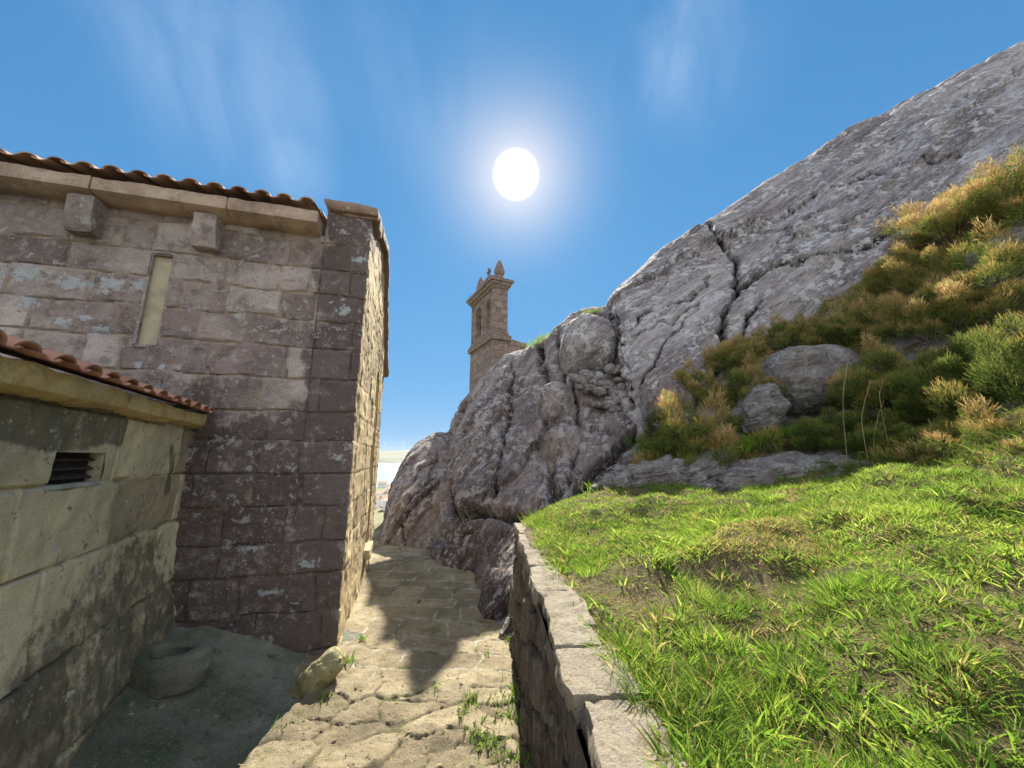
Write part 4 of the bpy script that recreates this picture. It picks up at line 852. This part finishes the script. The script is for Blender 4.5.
# low undergrowth over the slope between the bushes
n_ = 26000; x = rng.uniform(1.7, 9.5, n_); y = rng.uniform(2.2, 6.6, n_); z = Hbank(x, y); m = ((y > 4.45+.0*x-.10*np.maximum(0, x-2.4)**1.6) | (z > .5)) & (fbm(st3(x*.9, y*.9, 0*x), 3, 93) > .05)
x, y, z = x[m], y[m], z[m]; P = st3(x, y, 0*x); h_ = np.clip(.05+.12*fbm(P*1.6, 3, 88), .03, .4); P = np.repeat(st3(x, y, z), 9, 0); h_ = np.repeat(h_, 9); N_ = len(P)
P = P+rng.normal(0, .05, (N_, 3)); P[:, 2] += rng.random(N_)*h_; d = rng.normal(0, .7, (N_, 3)); d[:, 2] += .7; d /= np.linalg.norm(d, axis=1, keepdims=True)
br = np.repeat(fbm(st3(x, y, 0*x)*1.1, 3, 89), 9); T0 = np.clip(.28+.3*rng.random(N_)+np.maximum(0, br)*1.1*(rng.random(N_) < .7), 0, 1)
V, Fs, T = blades(P, d, rng.uniform(.05, .12, N_), rng.uniform(.004, .010, N_), rng.normal(0, .3, (N_, 3)), T0, rng)
tag(mesh('undergrowth', V, Fs, m_gorse, None, {'tone': T}, sharp=0), 'low tangled green and brown undergrowth between the gorse bushes', 'undergrowth', kind='stuff')

# ================================================================== FAR VIEW
def sea_mat():
    g = G('sea_water'); g.color((.05, .12, .16)); g.b.inputs['Roughness'].default_value = .6; g.bump(g.noise(.08, 6, .7), .6, 1.); return g.m
mb = MB(); mb.add([(-14500, 300, -49), (9500, 300, -49), (9500, 7800, -49), (-14500, 7800, -49)], [(0, 1, 2, 3)]); tag(mb.build('sea', sea_mat()), kind='structure')
nx, ny = 260, 40; xs = np.linspace(-9000, 5000, nx); tt = np.linspace(0, 1, ny); X, Tt = np.meshgrid(xs, tt, indexing='ij'); Yh = 3900+Tt*3000
Zh = -50+(150+45*fbm(st3(X*.0007, 0*X, 0*X), 4, 8))*np.sin(np.pi*np.clip(Tt, 0, 1))**.8+fbm(st3(X*.003, Yh*.003, 0*X), 4, 5)*14
m_hill = soil_mat('far_hillside', (.10, .12, .06), (.16, .15, .09), (.2, .2, .14), .004); tag(mesh('far_hills', st3(X, Yh, Zh).reshape(-1, 3), gridfaces(nx, ny), m_hill), kind='structure')
rt = random.Random(3)
desc = ['tall white town house with red roof nearest the rock', 'long white waterfront house', 'small white cottage with red roof', 'white block house beside the building wall edge']
for k in range(14):
    px = rt.uniform(374, 402); py = rt.uniform(486, 512); u = at(px, py, 1.); p = u*(-47.5/u[2]); w, dpt, h = rt.uniform(4, 8), rt.uniform(4, 6), rt.uniform(5, 9)
    t = thing('town_house', tuple(p), 'tiny distant white house with a red roof in the low town by the sea', 'house', 'distant town houses', rotz=rt.uniform(-.4, .4)); M_ = parent_matrix(t)
    T_ = lambda q: np.array(M_@Vector(q))
    mb = MB(); mb.box((0, 0, 0), (w, 0, 0), (0, dpt, 0), (0, 0, 1)); Vb = np.array(mb.V); Vb[:, 2] = np.where(Vb[:, 2] > 0, h, -2); mesh('wall', np.array([T_(v) for v in Vb]), mb.F, m_white, t, smooth=False)
    rv = [(-w*1.06, -dpt*1.1, h), (w*1.06, -dpt*1.1, h), (w*1.06, dpt*1.1, h), (-w*1.06, dpt*1.1, h), (-w*1.06, 0, h+2.2), (w*1.06, 0, h+2.2)]
    mesh('roof', np.array([T_(v) for v in rv]), [(0, 1, 5, 4), (2, 3, 4, 5), (0, 4, 3), (1, 2, 5), (0, 3, 2, 1)], m_roofr, t, smooth=False)
    for a in (-.55, 0, .55):
        mb = MB(); mb.box((a*w, -dpt-.05, h*.55), (.6, 0, 0), (0, .06, 0), (0, 0, .9)); mesh('window', np.array([T_(v) for v in mb.V]), mb.F, m_win, t, smooth=False)
for k, (px, lab) in enumerate(((384.5, 'distant white wind turbine on the hill crest close to the chapel wall'), (403.5, 'distant white wind turbine on the hill crest close to the rock'))):
    u = at(px, 449, 5100.); t = thing('wind_turbine', tuple(u-np.array([0, 0, 25])), lab, 'wind turbine', 'wind turbines on the far hill'); b0 = u-np.array([0, 0, 25]); hub = b0+np.array([0, 0, 110])
    mb = MB(); mb.tube([b0, hub], [3.2, 2.], 8); mb.build('tower', m_turb, t)
    for q in range(3):
        a = q*2.094+.5+k; mb = MB(); mb.tube([hub+np.array([0, -4, 0]), hub+np.array([math.cos(a)*45, -4, math.sin(a)*45])], [2., .5], 6); mb.build('blade', m_turb, t)

hz = bpy.data.materials.new('haze_air'); hz.use_nodes = True; ht = hz.node_tree; ht.nodes.remove(ht.nodes['Principled BSDF']); hv = ht.nodes.new('ShaderNodeVolumePrincipled'); hv.inputs['Density'].default_value = .00005; hv.inputs['Color'].default_value = (.86, .92, 1, 1); hv.inputs['Anisotropy'].default_value = 0
ht.links.new(hv.outputs[0], ht.nodes['Material Output'].inputs['Volume'])
mb = MB(); mb.box((-1500, 3000, 65), (13500, 0, 0), (0, 5000, 0), (0, 0, 135)); tag(mb.build('haze', hz), kind='stuff')
# ================================================================== LIGHT, SKY, CAMERA
u = at(516, 175, 1.); S = Vector(u).normalized(); elev = math.asin(S.z); az = math.atan2(S.x, S.y)
w = bpy.data.worlds.new('World'); SC.world = w; w.use_nodes = True; nt = w.node_tree; bg = nt.nodes['Background']
L = nt.links.new; N = nt.nodes.new
sky = N('ShaderNodeTexSky'); sky.sky_type = 'NISHITA'; sky.sun_disc = False; sky.sun_elevation = elev; sky.sun_rotation = az; sky.air_density = 1.0; sky.dust_density = .1; sky.ozone_density = 3.; sky.altitude = 50
tc = N('ShaderNodeTexCoord'); dot = N('ShaderNodeVectorMath'); dot.operation = 'DOT_PRODUCT'; L(tc.outputs['Generated'], dot.inputs[0]); dot.inputs[1].default_value = S
ac = N('ShaderNodeMath'); ac.operation = 'ARCCOSINE'; L(dot.outputs['Value'], ac.inputs[0])
def mr(a, b, c, d, x, it='SMOOTHSTEP'):
    q = N('ShaderNodeMapRange'); q.interpolation_type = it
    for i, v in enumerate((a, b, c, d)): q.inputs[i+1].default_value = v
    L(x, q.inputs[0]); return q.outputs[0]
def mth(op, a, b):
    q = N('ShaderNodeMath'); q.operation = op
    for i, v in enumerate((a, b)):
        if isinstance(v, (int, float)): q.inputs[i].default_value = v
        else: L(v, q.inputs[i])
    return q.outputs[0]
disc = mr(R(1.0), R(3.3), 1, 0, ac.outputs[0]); glow = mth('POWER', mr(R(2), R(19), 1, 0, ac.outputs[0], 'LINEAR'), 3.)
mp = N('ShaderNodeMapping'); mp.inputs['Scale'].default_value = (3.4, 1.5, 1.8); mp.inputs['Rotation'].default_value = (0, R(-25), R(10)); L(tc.outputs['Generated'], mp.inputs[0])
nz = N('ShaderNodeTexNoise'); nz.inputs['Scale'].default_value = 1.1; nz.inputs['Detail'].default_value = 9; nz.inputs['Roughness'].default_value = .62; nz.inputs['Distortion'].default_value = .8; L(mp.outputs[0], nz.inputs['Vector'])
nz2 = N('ShaderNodeTexNoise'); nz2.inputs['Scale'].default_value = 1.9; nz2.inputs['Detail'].default_value = 3; L(tc.outputs['Generated'], nz2.inputs['Vector'])
def near_dir(px, py, a0, a1):
    d_ = N('ShaderNodeVectorMath'); d_.operation = 'DOT_PRODUCT'; L(tc.outputs['Generated'], d_.inputs[0]); d_.inputs[1].default_value = Vector(at(px, py, 1.)).normalized()
    a_n = N('ShaderNodeMath'); a_n.operation = 'ARCCOSINE'; L(d_.outputs['Value'], a_n.inputs[0]); return mr(R(a0), R(a1), 1, 0, a_n.outputs[0])
msk = mth('MAXIMUM', mth('MAXIMUM', near_dir(235, 60, 2, 15), near_dir(285, 160, 0, 8)), mth('MAXIMUM', near_dir(690, 40, 0, 12), mth('MULTIPLY', near_dir(400, 60, 2, 16), .5)))
cloud = mth('MULTIPLY', mr(.36, .74, 0, 1, nz.outputs['Fac']), mth('MULTIPLY', msk, mr(.3, .6, .3, 1, nz2.outputs['Fac'])))
tint = N('ShaderNodeMix'); tint.data_type = 'RGBA'; tint.blend_type = 'MULTIPLY'; tint.inputs[0].default_value = 1; L(sky.outputs[0], tint.inputs[6]); tint.inputs[7].default_value = (.31, .95, 1.34, 1)
def addc(prev, fac, col):
    q = N('ShaderNodeMix'); q.data_type = 'RGBA'; q.blend_type = 'ADD'; L(fac, q.inputs[0]); L(prev, q.inputs[6]); q.inputs[7].default_value = (*col, 1); return q.outputs[2]
SKY = .082
# soft shoulder: the bright part of the sky near the sun is held back
den = N('ShaderNodeVectorMath'); den.operation = 'MULTIPLY_ADD'; L(tint.outputs[2], den.inputs[0]); den.inputs[1].default_value = (.7, .38, .22); den.inputs[2].default_value = (1, 1, 1)
div = N('ShaderNodeVectorMath'); div.operation = 'DIVIDE'; L(tint.outputs[2], div.inputs[0]); L(den.outputs[0], div.inputs[1])
c = addc(div.outputs[0], mth('MULTIPLY', cloud, .42), tuple(q/SKY for q in (.16, .15, .13)))
c = addc(c, glow, tuple(q/SKY for q in (.24, .17, .09))); c = addc(c, disc, tuple(q/SKY for q in (2.5, 2.5, 2.4)))
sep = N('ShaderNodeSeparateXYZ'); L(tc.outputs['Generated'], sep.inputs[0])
# bright broken cloud added to the unseen sky behind the camera, filling shaded faces
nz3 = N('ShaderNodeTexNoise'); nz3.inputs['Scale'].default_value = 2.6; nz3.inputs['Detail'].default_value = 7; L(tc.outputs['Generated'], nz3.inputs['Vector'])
fill_cloud = mth('MULTIPLY', mr(.15, -.35, 0, 1, sep.outputs['Y']), mr(.36, .52, .15, 1, nz3.outputs['Fac']))
mc = N('ShaderNodeMix'); mc.data_type = 'RGBA'; L(fill_cloud, mc.inputs[0]); L(c, mc.inputs[6]); mc.inputs[7].default_value = (.50/SKY, .51/SKY, .55/SKY, 1); c = mc.outputs[2]
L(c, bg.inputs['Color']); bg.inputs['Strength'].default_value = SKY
sl = bpy.data.lights.new('sun', 'SUN'); sl.energy = 4.8; sl.angle = R(.4); sl.color = (1, .92, .78); so = bpy.data.objects.new('sun', sl); COL.objects.link(so); so.rotation_euler = S.to_track_quat('Z', 'Y').to_euler(); so.location = (0, 0, 20)
cam = bpy.data.cameras.new('camera'); co = bpy.data.objects.new('camera', cam); COL.objects.link(co); co.location = (0, 0, 0); co.rotation_euler = (R(90)+PITCH, 0, 0)
cam.sensor_width = 36; cam.lens = 36*F/1024; cam.clip_start = .02; cam.clip_end = 40000; SC.camera = co
SC.view_settings.view_transform = 'Standard'; SC.view_settings.look = 'None'; SC.view_settings.exposure = 1.65; SC.view_settings.gamma = 1
SC.cycles.max_bounces = 6; SC.cycles.diffuse_bounces = 4; SC.cycles.use_denoising = True; SC.cycles.sample_clamp_indirect = 6
